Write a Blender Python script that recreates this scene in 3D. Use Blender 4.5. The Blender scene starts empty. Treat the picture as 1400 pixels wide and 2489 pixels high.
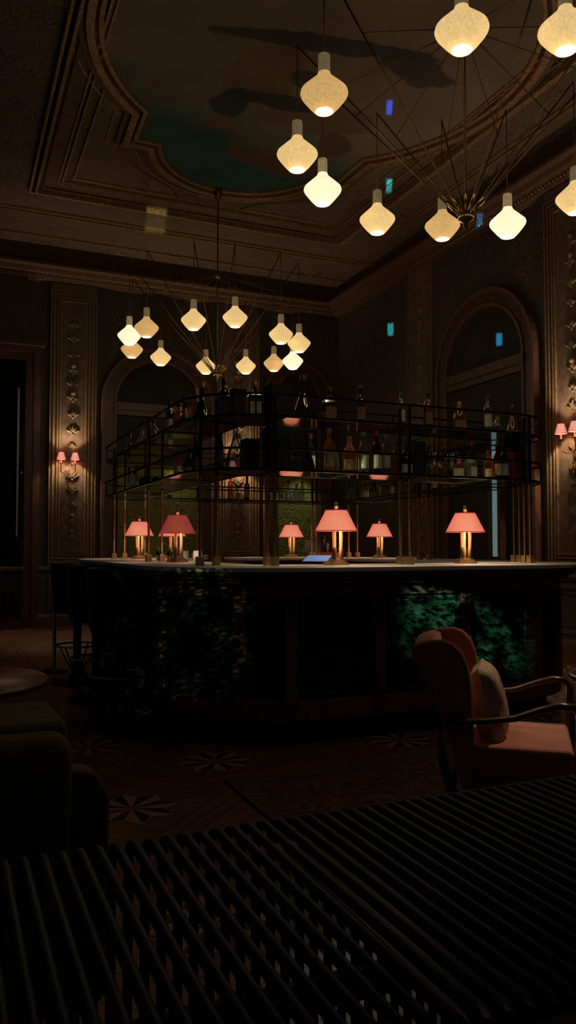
import bpy, bmesh, math, random
from math import sin, cos, pi, radians, atan2, sqrt, hypot
from mathutils import Vector, Matrix

random.seed(7)
S = bpy.context.scene
COL = S.collection

# ------------------------------------------------------------------ camera
cam_d = bpy.data.cameras.new('camera')
cam = bpy.data.objects.new('camera', cam_d)
COL.objects.link(cam)
cam_d.sensor_fit = 'HORIZONTAL'
cam_d.sensor_width = 36.0
cam_d.lens = 36.0 * 1900 / 1400
cam_d.clip_start = 0.02
cam.location = (0, 0, 1.25)
PITCH = math.atan(83.5 / 1900)
cam.rotation_euler = (pi / 2 + PITCH, 0, -radians(23.4))
S.camera = cam
S.view_settings.view_transform = 'Standard'
S.view_settings.look = 'None'
S.view_settings.exposure = 0.0
S.view_settings.gamma = 1.0
S.view_settings.use_curve_mapping = False
try:
    S.cycles.use_denoising = True
    S.cycles.sample_clamp_indirect = 2.0
    S.cycles.sample_clamp_direct = 6.0
    S.cycles.max_bounces = 8
    S.cycles.transparent_max_bounces = 24
except Exception:
    pass

# ------------------------------------------------------------------ world
W = bpy.data.worlds.new('night')
S.world = W
W.use_nodes = True
W.node_tree.nodes['Background'].inputs[0].default_value = (0.55, 0.7, 1.0, 1)
W.node_tree.nodes['Background'].inputs[1].default_value = 0.010


def light(name, kind, loc, power, color, size=0.05, aim=None, cone=None, blend=0.2, gobo=None):
    d = bpy.data.lights.new(name, kind)
    d.energy = power
    d.color = color
    if kind in ('POINT', 'SPOT'):
        d.shadow_soft_size = size
    if kind == 'SPOT':
        d.spot_size = cone
        d.spot_blend = blend
    if kind == 'AREA':
        d.size = size
    o = bpy.data.objects.new(name, d)
    COL.objects.link(o)
    o.location = loc
    if aim is not None:
        v = Vector(aim) - Vector(loc)
        o.rotation_euler = v.to_track_quat('-Z', 'Y').to_euler()
    if gobo and 'rect' in gobo:
        # rectangular mask that shapes the patch of an added spot
        d.use_nodes = True
        nt = d.node_tree
        em = [n for n in nt.nodes if n.type == 'EMISSION'][0]
        tc = nt.nodes.new('ShaderNodeTexCoord')
        sp = nt.nodes.new('ShaderNodeSeparateXYZ')
        nt.links.new(tc.outputs['Normal'], sp.inputs[0])
        outs = []
        for k in (0, 1):
            ab = nt.nodes.new('ShaderNodeMath')
            ab.operation = 'ABSOLUTE'
            nt.links.new(sp.outputs[k], ab.inputs[0])
            lt = nt.nodes.new('ShaderNodeMapRange')
            lt.inputs[1].default_value = gobo['rect'][k] * 1.1
            lt.inputs[2].default_value = gobo['rect'][k] * 0.8
            nt.links.new(ab.outputs[0], lt.inputs[0])
            outs.append(lt.outputs[0])
        mu = nt.nodes.new('ShaderNodeMath')
        mu.operation = 'MULTIPLY'
        nt.links.new(outs[0], mu.inputs[0])
        nt.links.new(outs[1], mu.inputs[1])
        nt.links.new(mu.outputs[0], em.inputs['Strength'])
    elif gobo:
        d.use_nodes = True
        nt = d.node_tree
        em = [n for n in nt.nodes if n.type == 'EMISSION'][0]
        tc = nt.nodes.new('ShaderNodeTexCoord')
        mp = nt.nodes.new('ShaderNodeMapping')
        mp.inputs['Scale'].default_value = gobo.get('stretch', (1, 1, 1))
        nz = nt.nodes.new('ShaderNodeTexNoise')
        nz.inputs['Scale'].default_value = gobo['scale']
        nz.inputs['Detail'].default_value = 6
        nz.inputs['Roughness'].default_value = 0.7
        rp = nt.nodes.new('ShaderNodeValToRGB')
        rp.color_ramp.elements[0].position = gobo['lo']
        rp.color_ramp.elements[0].color = (0, 0, 0, 1)
        rp.color_ramp.elements[1].position = gobo['hi']
        rp.color_ramp.elements[1].color = (*gobo['col'], 1)
        nt.links.new(tc.outputs['Normal'], mp.inputs['Vector'])
        nt.links.new(mp.outputs[0], nz.inputs['Vector'])
        nt.links.new(nz.outputs[0], rp.inputs[0])
        nt.links.new(rp.outputs[0], em.inputs['Color'])
        # coarser gaps in the leaf-like pattern, and straight cuts that bound the patch
        n2 = nt.nodes.new('ShaderNodeTexNoise')
        n2.inputs['Scale'].default_value = gobo['scale'] * 0.3
        nt.links.new(tc.outputs['Normal'], n2.inputs['Vector'])
        m2 = nt.nodes.new('ShaderNodeMapRange')
        m2.inputs[1].default_value = 0.42
        m2.inputs[2].default_value = 0.62
        m2.inputs[4].default_value = 1.5
        nt.links.new(n2.outputs[0], m2.inputs[0])
        sp = nt.nodes.new('ShaderNodeSeparateXYZ')
        nt.links.new(tc.outputs['Normal'], sp.inputs[0])
        ab = nt.nodes.new('ShaderNodeMath')
        ab.operation = 'ABSOLUTE'
        nt.links.new(sp.outputs[1], ab.inputs[0])
        lt = nt.nodes.new('ShaderNodeMapRange')
        lt.inputs[1].default_value = gobo['cut']
        lt.inputs[2].default_value = gobo['cut'] * 0.85
        nt.links.new(ab.outputs[0], lt.inputs[0])
        mu = nt.nodes.new('ShaderNodeMath')
        mu.operation = 'MULTIPLY'
        nt.links.new(m2.outputs[0], mu.inputs[0])
        nt.links.new(lt.outputs[0], mu.inputs[1])
        nt.links.new(mu.outputs[0], em.inputs['Strength'])
    return o


# added spots, not real lamps: their patches imitate reflections in a window pane
OUT = (0.25, 0.1, 1.9)
light('green_reflection_spot', 'SPOT', (0.6, 0.1, 2.7), 2600, (1, 1, 1), 0.004, (3.30, 4.55, 0.66), radians(11), 0.9,
      {'cut': 0.044, 'scale': 95, 'lo': 0.45, 'hi': 0.64, 'col': (0.28, 1.0, 0.62), 'stretch': (1.0, 1.9, 1)})  # added: stands in for green foliage mirrored in window glass
light('olive_reflection_spot', 'SPOT', (0.0, 0.1, 2.2), 900, (1, 1, 1), 0.004, (1.42, 5.15, 0.62), radians(12), 0.8,
      {'cut': 0.085, 'scale': 100, 'lo': 0.52, 'hi': 0.68, 'col': (0.5, 0.72, 0.2), 'stretch': (1.0, 2.2, 1)})  # added: olive foliage reflection thrown onto the bar's left side
light('pale_reflection_spot', 'SPOT', (0.4, 0.3, 1.2), 2600, (0.85, 0.85, 0.45), 0.01, (2.62, 10.8, 5.9), radians(4), 0.1, {'rect': (0.0125, 0.016)})  # added: throws the pale reflected square onto the ceiling
for k, (tx, ty, tz, pw, cn, c) in enumerate([
        (4.2, 7.0, 5.9, 9, 1.6, (0.03, 0.08, 1.0)), (5.13, 8.57, 5.9, 14, 1.5, (0.03, 0.5, 0.8)),
        (6.42, 8.4, 5.6, 9, 1.3, (0.03, 0.25, 0.8)), (6.42, 10.7, 4.72, 24, 1.5, (0.03, 0.55, 0.75)),
        (6.42, 8.02, 3.9, 26, 1.8, (0.03, 0.4, 0.8))]):
    light('blue_reflection_spot', 'SPOT', (0.55, 0.35, 1.6), pw * 3500, c, 0.01, (tx, ty, tz), radians(cn * 1.4), 0.3, {'rect': (0.0036, 0.008)})  # added spots imitating blue marks mirrored in the pane


# ------------------------------------------------------------------ materials
def new_mat(name):
    m = bpy.data.materials.new(name)
    m.use_nodes = True
    return m


def P(m):
    return m.node_tree.nodes['Principled BSDF']


def mat(name, color, rough=0.5, metal=0.0, var=0.0, scale=8.0, bump=0.0, c2=None, coat=0.0, spec=0.5, stretch=(1, 1, 1), sheen=0):
    m = new_mat(name)
    p = P(m)
    nt = m.node_tree
    p.inputs['Base Color'].default_value = (*color, 1)
    p.inputs['Roughness'].default_value = rough
    p.inputs['Metallic'].default_value = metal
    p.inputs['Specular IOR Level'].default_value = spec
    if coat:
        p.inputs['Coat Weight'].default_value = coat
        p.inputs['Coat Roughness'].default_value = 0.1
    if sheen:
        p.inputs['Sheen Weight'].default_value = sheen
    if var or bump or c2:
        tc = nt.nodes.new('ShaderNodeTexCoord')
        mp = nt.nodes.new('ShaderNodeMapping')
        mp.inputs['Scale'].default_value = stretch
        nz = nt.nodes.new('ShaderNodeTexNoise')
        nz.inputs['Scale'].default_value = scale
        nz.inputs['Detail'].default_value = 5
        nt.links.new(tc.outputs['Object'], mp.inputs[0])
        nt.links.new(mp.outputs[0], nz.inputs['Vector'])
        rp = nt.nodes.new('ShaderNodeValToRGB')
        b = c2 if c2 else tuple(min(1, c * (1 + var)) for c in color)
        a = color if c2 else tuple(c * (1 - var) for c in color)
        rp.color_ramp.elements[0].position = 0.35
        rp.color_ramp.elements[1].position = 0.65
        rp.color_ramp.elements[0].color = (*a, 1)
        rp.color_ramp.elements[1].color = (*b, 1)
        nt.links.new(nz.outputs[0], rp.inputs[0])
        nt.links.new(rp.outputs[0], p.inputs['Base Color'])
        if bump:
            bp = nt.nodes.new('ShaderNodeBump')
            bp.inputs['Strength'].default_value = bump
            bp.inputs['Distance'].default_value = 0.01
            nt.links.new(nz.outputs[0], bp.inputs['Height'])
            nt.links.new(bp.outputs[0], p.inputs['Normal'])
    return m


def emis(name, color, strength, var=0.0, edge=None):
    """a lit translucent shade: glowing body, redder where the cloth is seen edge-on"""
    m = new_mat(name)
    nt = m.node_tree
    p = P(m)
    p.inputs['Base Color'].default_value = (*[c * 0.6 for c in color], 1)
    p.inputs['Roughness'].default_value = 0.6
    p.inputs['Emission Strength'].default_value = strength
    p.inputs['Emission Color'].default_value = (*color, 1)
    last = None
    if var:
        tc = nt.nodes.new('ShaderNodeTexCoord')
        nz = nt.nodes.new('ShaderNodeTexNoise')
        nz.inputs['Scale'].default_value = 60
        nz.inputs['Detail'].default_value = 3
        nt.links.new(tc.outputs['Object'], nz.inputs['Vector'])
        rp = nt.nodes.new('ShaderNodeValToRGB')
        rp.color_ramp.elements[0].position = 0.3
        rp.color_ramp.elements[1].position = 0.7
        rp.color_ramp.elements[0].color = (*[c * (1 - var) for c in color], 1)
        rp.color_ramp.elements[1].color = (*[c * (1 + var) for c in color], 1)
        nt.links.new(nz.outputs[0], rp.inputs[0])
        last = rp.outputs[0]
        nt.links.new(last, p.inputs['Emission Color'])
    if edge:
        lw = nt.nodes.new('ShaderNodeLayerWeight')
        lw.inputs['Blend'].default_value = 0.35
        mx = nt.nodes.new('ShaderNodeMix')
        mx.data_type = 'RGBA'
        mx.inputs[7].default_value = (*edge, 1)
        if last:
            nt.links.new(last, mx.inputs[6])
        else:
            mx.inputs[6].default_value = (*color, 1)
        nt.links.new(lw.outputs['Facing'], mx.inputs[0])
        nt.links.new(mx.outputs[2], p.inputs['Emission Color'])
    return m


def glassy(name, tint, gloss=0.5, rough=0.03, body=0.0):
    """thin coloured glass: tinted see-through plus reflections"""
    m = new_mat(name)
    nt = m.node_tree
    out = nt.nodes['Material Output']
    nt.nodes.remove(P(m))
    tr = nt.nodes.new('ShaderNodeBsdfTransparent')
    tr.inputs[0].default_value = (*tint, 1)
    gl = nt.nodes.new('ShaderNodeBsdfGlossy')
    gl.inputs['Roughness'].default_value = rough
    gl.inputs[0].default_value = (1, 1, 1, 1)
    fr = nt.nodes.new('ShaderNodeFresnel')
    fr.inputs[0].default_value = 1.5
    mt = nt.nodes.new('ShaderNodeMath')
    mt.operation = 'MULTIPLY_ADD'
    mt.inputs[1].default_value = 1.0
    mt.inputs[2].default_value = gloss * 0.1
    mt.use_clamp = True
    nt.links.new(fr.outputs[0], mt.inputs[0])
    mx = nt.nodes.new('ShaderNodeMixShader')
    nt.links.new(mt.outputs[0], mx.inputs[0])
    nt.links.new(tr.outputs[0], mx.inputs[1])
    nt.links.new(gl.outputs[0], mx.inputs[2])
    if body:
        tl = nt.nodes.new('ShaderNodeBsdfTranslucent')
        tl.inputs[0].default_value = (*[min(1, c * 1.3) for c in tint], 1)
        m2 = nt.nodes.new('ShaderNodeMixShader')
        m2.inputs[0].default_value = body
        nt.links.new(mx.outputs[0], m2.inputs[1])
        nt.links.new(tl.outputs[0], m2.inputs[2])
        nt.links.new(m2.outputs[0], out.inputs[0])
    else:
        nt.links.new(mx.outputs[0], out.inputs[0])
    return m


class NG:
    """small arithmetic helper for node trees"""
    def __init__(s, m):
        s.nt = m.node_tree

    def n(s, t):
        return s.nt.nodes.new(t)

    def m(s, op, a, b=None, c=None):
        n = s.n('ShaderNodeMath')
        n.operation = op
        for i, v in enumerate((a, b, c)):
            if v is None:
                continue
            if isinstance(v, (int, float)):
                n.inputs[i].default_value = v
            else:
                s.nt.links.new(v, n.inputs[i])
        return n.outputs[0]

    def mix(s, f, a, b):
        n = s.n('ShaderNodeMix')
        n.data_type = 'RGBA'
        for i, v in ((0, f), (6, a), (7, b)):
            if isinstance(v, (int, float)):
                n.inputs[i].default_value = v
            elif isinstance(v, tuple):
                n.inputs[i].default_value = (*v, 1)
            else:
                s.nt.links.new(v, n.inputs[i])
        return n.outputs[2]

    def noise(s, vec, scale, detail=4, dist=0.0):
        n = s.n('ShaderNodeTexNoise')
        n.inputs['Scale'].default_value = scale
        n.inputs['Detail'].default_value = detail
        n.inputs['Distortion'].default_value = dist
        s.nt.links.new(vec, n.inputs['Vector'])
        return n.outputs[0]

    def step(s, v, lo, hi):
        n = s.n('ShaderNodeMapRange')
        n.inputs[1].default_value = lo
        n.inputs[2].default_value = hi
        s.nt.links.new(v, n.inputs[0])
        return n.outputs[0]


def parquet_mat():
    m = new_mat('star parquet')
    g = NG(m)
    geo = g.n('ShaderNodeNewGeometry')
    sp = g.n('ShaderNodeSeparateXYZ')
    g.nt.links.new(geo.outputs['Position'], sp.inputs[0])
    X, Y = sp.outputs[0], sp.outputs[1]

    def cell(v, o, per):
        return g.m('SUBTRACT', g.m('FLOORED_MODULO', g.m('SUBTRACT', v, o - per / 2), per), per / 2)

    def star(ox, oy):
        a, b = cell(X, ox, 1.25), cell(Y, oy, 1.245)
        r = g.m('SQRT', g.m('ADD', g.m('MULTIPLY', a, a), g.m('MULTIPLY', b, b)))
        th = g.m('ARCTAN2', b, a)
        q = g.m('FLOORED_MODULO', th, pi / 4)
        ph = g.m('SUBTRACT', pi / 8, g.m('ABSOLUTE', g.m('SUBTRACT', q, pi / 8)))
        rb = g.m('SUBTRACT', 0.245, g.m('MULTIPLY', ph, 0.185))
        inside = g.m('LESS_THAN', r, rb)
        core = g.m('LESS_THAN', r, g.m('SUBTRACT', rb, 0.022))
        line = g.m('SUBTRACT', inside, g.m('LESS_THAN', r, g.m('SUBTRACT', rb, 0.009)))
        dark = g.m('MULTIPLY', core, g.m('LESS_THAN', q, pi / 8))
        return inside, dark, line
    i1, d1, l1 = star(0.82, 3.78)
    i2, d2, l2 = star(0.82 + 0.625, 3.78 + 0.6225)
    ins, drk, lin = g.m('MAXIMUM', i1, i2), g.m('MAXIMUM', d1, d2), g.m('MAXIMUM', l1, l2)
    # diagonal boards: bands along both diagonals between the stars
    per = 0.882
    u = g.m('MULTIPLY', g.m('ADD', g.m('SUBTRACT', X, 0.82), g.m('SUBTRACT', Y, 3.78)), 0.7071)
    v = g.m('MULTIPLY', g.m('SUBTRACT', g.m('SUBTRACT', X, 0.82), g.m('SUBTRACT', Y, 3.78)), 0.7071)
    cu = g.m('ABSOLUTE', cell(u, per / 2, per))
    cv = g.m('ABSOLUTE', cell(v, per / 2, per))
    dmin = g.m('MINIMUM', cu, cv)
    dd = g.m('ABSOLUTE', g.m('SUBTRACT', g.m('FLOORED_MODULO', g.m('ADD', dmin, 0.035), 0.07), 0.035))
    seam = g.m('MULTIPLY', g.m('LESS_THAN', dd, 0.0035), g.m('LESS_THAN', dmin, 0.15))
    vec = g.n('ShaderNodeTexCoord').outputs['Object']
    nz = g.noise(vec, 5, 5)
    fine = g.noise(vec, 60, 3)
    base = g.mix(g.step(nz, 0.3, 0.7), (0.12, 0.055, 0.026), (0.2, 0.1, 0.05))
    base = g.mix(g.m('MULTIPLY', g.step(fine, 0.4, 0.7), 0.25), base, (0.08, 0.04, 0.022))
    c = g.mix(seam, base, (0.02, 0.01, 0.006))
    c = g.mix(ins, c, (0.36, 0.2, 0.115))
    c = g.mix(drk, c, (0.035, 0.015, 0.01))
    c = g.mix(lin, c, (0.025, 0.012, 0.008))
    g.nt.links.new(c, P(m).inputs['Base Color'])
    P(m).inputs['Roughness'].default_value = 0.42
    P(m).inputs['Specular IOR Level'].default_value = 0.3
    return m


def scroll_mat(name, a, b, c, scale=2.2, rough=0.7, amount=0.8):
    """painted and stuccoed scrollwork"""
    m = new_mat(name)
    g = NG(m)
    vec = g.n('ShaderNodeTexCoord').outputs['Object']
    wv = g.n('ShaderNodeTexWave')
    wv.wave_type = 'RINGS'
    wv.inputs['Scale'].default_value = scale
    wv.inputs['Distortion'].default_value = 16
    wv.inputs['Detail'].default_value = 3
    wv.inputs['Detail Scale'].default_value = 1.3
    wn = g.n('ShaderNodeTexNoise')
    wn.inputs['Scale'].default_value = 1.7
    wn.inputs['Detail'].default_value = 3
    g.nt.links.new(vec, wn.inputs['Vector'])
    va = g.n('ShaderNodeVectorMath')
    va.operation = 'MULTIPLY_ADD'
    va.inputs[1].default_value = (1.6, 1.6, 1.6)
    g.nt.links.new(wn.outputs[1], va.inputs[0])
    g.nt.links.new(vec, va.inputs[2])
    g.nt.links.new(va.outputs[0], wv.inputs['Vector'])
    w = wv.outputs[1]
    nz = g.noise(vec, scale * 1.2, 5, 0.6)
    f = g.step(g.m('MULTIPLY', g.step(w, 0.72, 0.95), g.step(nz, 0.42, 0.6)), 0, 1)
    base = g.mix(g.step(nz, 0.3, 0.7), a, b)
    col = g.mix(g.m('MULTIPLY', f, amount), base, c)
    g.nt.links.new(col, P(m).inputs['Base Color'])
    P(m).inputs['Roughness'].default_value = rough
    bp = g.n('ShaderNodeBump')
    bp.inputs['Strength'].default_value = 0.6
    bp.inputs['Distance'].default_value = 0.03
    g.nt.links.new(g.m('MULTIPLY', w, nz), bp.inputs['Height'])
    g.nt.links.new(bp.outputs[0], P(m).inputs['Normal'])
    return m


def mural_mat():
    """generic painted sky: brown clouds over a teal sky with dark swags of cloth"""
    m = new_mat('painted sky')
    g = NG(m)
    geo = g.n('ShaderNodeNewGeometry')
    pos = geo.outputs['Position']
    sp = g.n('ShaderNodeSeparateXYZ')
    g.nt.links.new(pos, sp.inputs[0])
    X, Y = sp.outputs[0], sp.outputs[1]
    n1 = g.noise(pos, 0.9, 6, 0.8)
    n2 = g.noise(pos, 2.6, 5, 0.5)

    def ell(cx, cy, rx, ry, ang=0.0, wob=1.3):
        dx = g.m('SUBTRACT', X, cx)
        dy = g.m('SUBTRACT', Y, cy)
        a = g.m('ADD', g.m('MULTIPLY', dx, cos(ang) / rx), g.m('MULTIPLY', dy, sin(ang) / rx))
        b = g.m('SUBTRACT', g.m('MULTIPLY', dy, cos(ang) / ry), g.m('MULTIPLY', dx, sin(ang) / ry))
        r = g.m('SQRT', g.m('ADD', g.m('MULTIPLY', a, a), g.m('MULTIPLY', b, b)))
        r = g.m('ADD', r, g.m('MULTIPLY', g.m('SUBTRACT', n2, 0.5), wob))
        return g.step(r, 1.06, 0.9)
    teal = g.mix(g.step(n2, 0.3, 0.7), (0.018, 0.07, 0.08), (0.04, 0.125, 0.12))
    cloud = g.mix(g.step(n1, 0.3, 0.7), (0.16, 0.115, 0.08), (0.24, 0.17, 0.12))
    # sky shows round the rim towards the bar, cloud in the middle
    dx = g.m('SUBTRACT', X, 3.45)
    dy = g.m('SUBTRACT', Y, 6.3)
    rr = g.m('SQRT', g.m('ADD', g.m('MULTIPLY', dx, dx), g.m('MULTIPLY', dy, dy)))
    rr = g.m('ADD', rr, g.m('MULTIPLY', g.m('SUBTRACT', n1, 0.5), 2.2))
    edge = g.m('ADD', g.m('MULTIPLY', g.m('SUBTRACT', n1, 0.5), 2.0), g.m('SUBTRACT', Y, g.m('MULTIPLY', X, 0.25)))
    c = g.mix(g.step(edge, 6.9, 7.7), cloud, teal)
    for e, col in [
            ((2.75, 7.0, 0.34, 0.6, 0.2), (0.17, 0.085, 0.04)),
            ((3.5, 8.55, 0.6, 0.26, 0.2), (0.16, 0.075, 0.04)),
            ((3.6, 7.5, 0.7, 0.3, -0.2), (0.15, 0.085, 0.06)),
            ((3.25, 6.9, 0.24, 0.14, 0.3), (0.03, 0.045, 0.05)),
            ((2.62, 7.6, 0.2, 0.28, 0.2), (0.012, 0.03, 0.035)),
            ((3.1, 7.35, 0.6, 0.13, -0.05), (0.012, 0.03, 0.035)),
            ((2.62, 7.95, 0.16, 0.15, 0.2), (0.2, 0.09, 0.05)),
            ((3.2, 6.3, 1.15, 0.12, -0.2), (0.012, 0.018, 0.02)),
            ((4.05, 6.3, 0.5, 0.2, 0.2), (0.03, 0.03, 0.03)),
            ((4.0, 7.9, 0.3, 0.2, 0.7), (0.09, 0.05, 0.035))]:
        c = g.mix(g.m('MULTIPLY', ell(*e), 0.85), c, col)
    g.nt.links.new(c, P(m).inputs['Base Color'])
    P(m).inputs['Roughness'].default_value = 0.75
    return m


def rug_mat():
    m = new_mat('dark red patterned wool')
    g = NG(m)
    vec = g.n('ShaderNodeTexCoord').outputs['Object']
    w = g.n('ShaderNodeTexWave')
    w.wave_type = 'RINGS'
    w.inputs['Scale'].default_value = 3.5
    w.inputs['Distortion'].default_value = 12
    w.inputs['Detail'].default_value = 2
    wn = g.n('ShaderNodeTexNoise')
    wn.inputs['Scale'].default_value = 3.0
    g.nt.links.new(vec, wn.inputs['Vector'])
    va = g.n('ShaderNodeVectorMath')
    va.operation = 'MULTIPLY_ADD'
    va.inputs[1].default_value = (1.1, 1.1, 1.1)
    g.nt.links.new(wn.outputs[1], va.inputs[0])
    g.nt.links.new(vec, va.inputs[2])
    g.nt.links.new(va.outputs[0], w.inputs['Vector'])
    nz = g.noise(vec, 9, 4, 0.4)
    c = g.mix(g.step(nz, 0.45, 0.55), (0.055, 0.014, 0.014), (0.085, 0.026, 0.02))
    c = g.mix(g.m('MULTIPLY', g.step(w.outputs[1], 0.75, 0.9), 0.5), c, (0.14, 0.08, 0.055))
    c = g.mix(g.m('MULTIPLY', g.step(w.outputs[1], 0.3, 0.1), 0.8), c, (0.012, 0.01, 0.014))
    g.nt.links.new(c, P(m).inputs['Base Color'])
    P(m).inputs['Roughness'].default_value = 0.95
    return m


M = {}
M['parquet'] = parquet_mat()
M['rug'] = rug_mat()
M['ceiling'] = scroll_mat('stuccoed ceiling', (0.12, 0.08, 0.055), (0.17, 0.115, 0.08), (0.03, 0.022, 0.018), 2.4)
M['coffer'] = scroll_mat('ceiling corner field', (0.17, 0.11, 0.08), (0.2, 0.135, 0.1), (0.05, 0.035, 0.028), 2.9)
M['band'] = mat('reddish brown band', (0.13, 0.068, 0.042), 0.7, var=0.25, scale=6)
M['gilt'] = mat('dull gilt moulding', (0.34, 0.2, 0.1), 0.45, 0.35, var=0.4, scale=30, bump=0.4)
M['dark_mould'] = mat('dark moulding', (0.12, 0.062, 0.036), 0.55, var=0.3, scale=20)
M['mural'] = mural_mat()
M['wall'] = scroll_mat('painted wall', (0.06, 0.05, 0.036), (0.085, 0.07, 0.05), (0.03, 0.026, 0.02), 2.0, amount=0.5)
M['pilaster'] = mat('ochre pilaster paint', (0.15, 0.105, 0.065), 0.6, var=0.2, scale=14, bump=0.25)
M['ornament_panel'] = mat('grotesque panel ground', (0.12, 0.085, 0.06), 0.65, var=0.35, scale=12, bump=0.3)
M['pilaster_line'] = mat('dull ochre moulding', (0.2, 0.135, 0.075), 0.6, var=0.3, scale=30)
M['ornament'] = mat('painted leaf relief', (0.19, 0.14, 0.085), 0.6, var=0.3, scale=25)
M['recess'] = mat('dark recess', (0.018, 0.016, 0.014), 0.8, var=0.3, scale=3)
M['arch'] = mat('arch wood', (0.07, 0.038, 0.025), 0.5, var=0.3, scale=9)
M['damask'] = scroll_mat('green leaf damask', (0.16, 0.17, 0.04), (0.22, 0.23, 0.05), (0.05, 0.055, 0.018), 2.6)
M['wainscot'] = mat('wainscot wood', (0.11, 0.06, 0.038), 0.55, var=0.25, scale=10, stretch=(1, 1, 0.15))
M['door_wood'] = mat('dark door wood', (0.08, 0.03, 0.02), 0.4, var=0.3, scale=9, stretch=(4, 4, 0.4))
M['night_glass'] = mat('dark night glass', (0.005, 0.008, 0.009), 0.08)
M['grey_metal'] = mat('grey metal', (0.35, 0.38, 0.36), 0.35, 0.8)
M['bar_panel'] = mat('dark green polished panel', (0.012, 0.022, 0.014), 0.42, var=0.4, scale=16, c2=(0.03, 0.042, 0.026), spec=0.3)
M['bar_wood'] = mat('red brown bar wood', (0.19, 0.06, 0.036), 0.45, var=0.3, scale=8, stretch=(3, 3, 0.3))
M['counter_wood'] = mat('counter moulding wood', (0.12, 0.075, 0.05), 0.4, var=0.25, scale=10)
M['marble'] = mat('grey white marble', (0.75, 0.72, 0.68), 0.4, c2=(0.85, 0.81, 0.74), scale=7, bump=0.02)
M['black_metal'] = mat('black metal', (0.012, 0.012, 0.012), 0.4, 0.6)
M['radiator'] = mat('black slat paint', (0.007, 0.007, 0.0068), 0.6, spec=0.3, var=0.3, scale=40)
M['brass'] = mat('aged brass', (0.55, 0.36, 0.17), 0.32, 1.0, var=0.2, scale=30)
M['dark_brass'] = mat('dark bronze', (0.16, 0.1, 0.055), 0.45, 0.7, var=0.3, scale=20)
M['shelf_glass'] = glassy('shelf glass', (0.66, 0.76, 0.70), 1.6, 0.05)
M['clear'] = glassy('clear glass', (0.72, 0.75, 0.74), 1.3, 0.05)
M['stool'] = mat('black leather', (0.008, 0.009, 0.01), 0.5, var=0.3, scale=20, bump=0.1)
M['chrome'] = mat('polished steel', (0.6, 0.58, 0.54), 0.18, 1.0)
M['chair_cloth'] = mat('rust brown velvet', (0.46, 0.155, 0.085), 0.85, var=0.14, scale=14, bump=0.15, sheen=0.3)
M['cushion_cloth'] = mat('beige chenille', (0.46, 0.36, 0.23), 0.9, var=0.25, scale=30, bump=0.4)
M['chair_wood'] = mat('dark walnut', (0.1, 0.05, 0.03), 0.22, var=0.3, scale=9, stretch=(6, 1, 1), coat=0.4)
M['olive_cloth'] = mat('olive velvet', (0.16, 0.115, 0.035), 0.9, var=0.15, scale=18, bump=0.15)
M['olive_green'] = mat('moss green velvet', (0.1, 0.1, 0.03), 0.9, var=0.15, scale=18, bump=0.15)
M['table_wood'] = mat('round table veneer', (0.14, 0.065, 0.04), 0.35, var=0.2, scale=6, stretch=(1, 6, 1))
M['silver'] = mat('silver tray', (0.5, 0.5, 0.48), 0.25, 1.0)
M['black_plastic'] = mat('black plastic', (0.012, 0.012, 0.013), 0.3)
M['white_ceramic'] = mat('white ceramic', (0.7, 0.66, 0.58), 0.3)
M['red_tray'] = mat('red lacquer', (0.4, 0.05, 0.03), 0.3)
M['screen_blue'] = emis('blue tablet screen', (0.09, 0.17, 0.38), 0.8, 0.3)
M['screen_grey'] = mat('dark screen', (0.05, 0.06, 0.065), 0.12)
M['pend_a'] = emis('warm glass glow', (0.74, 0.50, 0.20), 1.0, 0.16)
M['pend_b'] = emis('amber glass glow', (0.56, 0.34, 0.12), 1.0, 0.18)
M['pend_c'] = emis('bright glass glow', (1.0, 0.84, 0.55), 1.05, 0.12)
M['neck_a'] = emis('neck glass glow', (0.2, 0.14, 0.065), 0.55, 0.25)
M['neck_c'] = emis('bright neck glow', (0.3, 0.22, 0.11), 0.6, 0.25)
M['disc'] = emis('lens glow', (1.0, 0.85, 0.55), 0.95, 0.08)
M['shade_pink'] = emis('pink cloth shade', (0.80, 0.33, 0.20), 0.9, 0.12, edge=(0.42, 0.015, 0.03))
_p = P(M['shade_pink'])
_nt = M['shade_pink'].node_tree
_tl = _nt.nodes.new('ShaderNodeBsdfTranslucent')
_tl.inputs[0].default_value = (0.85, 0.5, 0.36, 1)
_ad = _nt.nodes.new('ShaderNodeMixShader')
_ad.inputs[0].default_value = 0.22
_nt.links.new(_p.outputs[0], _ad.inputs[1])
_nt.links.new(_tl.outputs[0], _ad.inputs[2])
_nt.links.new(_ad.outputs[0], _nt.nodes['Material Output'].inputs[0])
M['shade_dim'] = emis('dim rust shade', (0.30, 0.06, 0.03), 0.8, 0.2, edge=(0.2, 0.01, 0.015))
M['shade_trim'] = emis('dark red shade trim', (0.34, 0.015, 0.035), 0.8)
M['shade_pleat'] = emis('pleated pink shade', (0.88, 0.36, 0.25), 0.95, 0.25, edge=(0.4, 0.03, 0.02))
M['bulb'] = emis('lit bulb', (1.0, 0.75, 0.5), 6.0)
M['label'] = mat('paper label', (0.8, 0.74, 0.64), 0.8, c2=(0.5, 0.45, 0.38), scale=60)
M['label_dark'] = mat('brown label', (0.26, 0.16, 0.08), 0.8, var=0.3, scale=60)
M['box_black'] = mat('black carton', (0.01, 0.01, 0.01), 0.6)
M['box_magenta'] = mat('magenta carton', (0.22, 0.008, 0.06), 0.5)
M['cold_strip'] = emis('cold glowing strip', (0.11, 0.19, 0.19), 0.75, 0.15)
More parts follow.
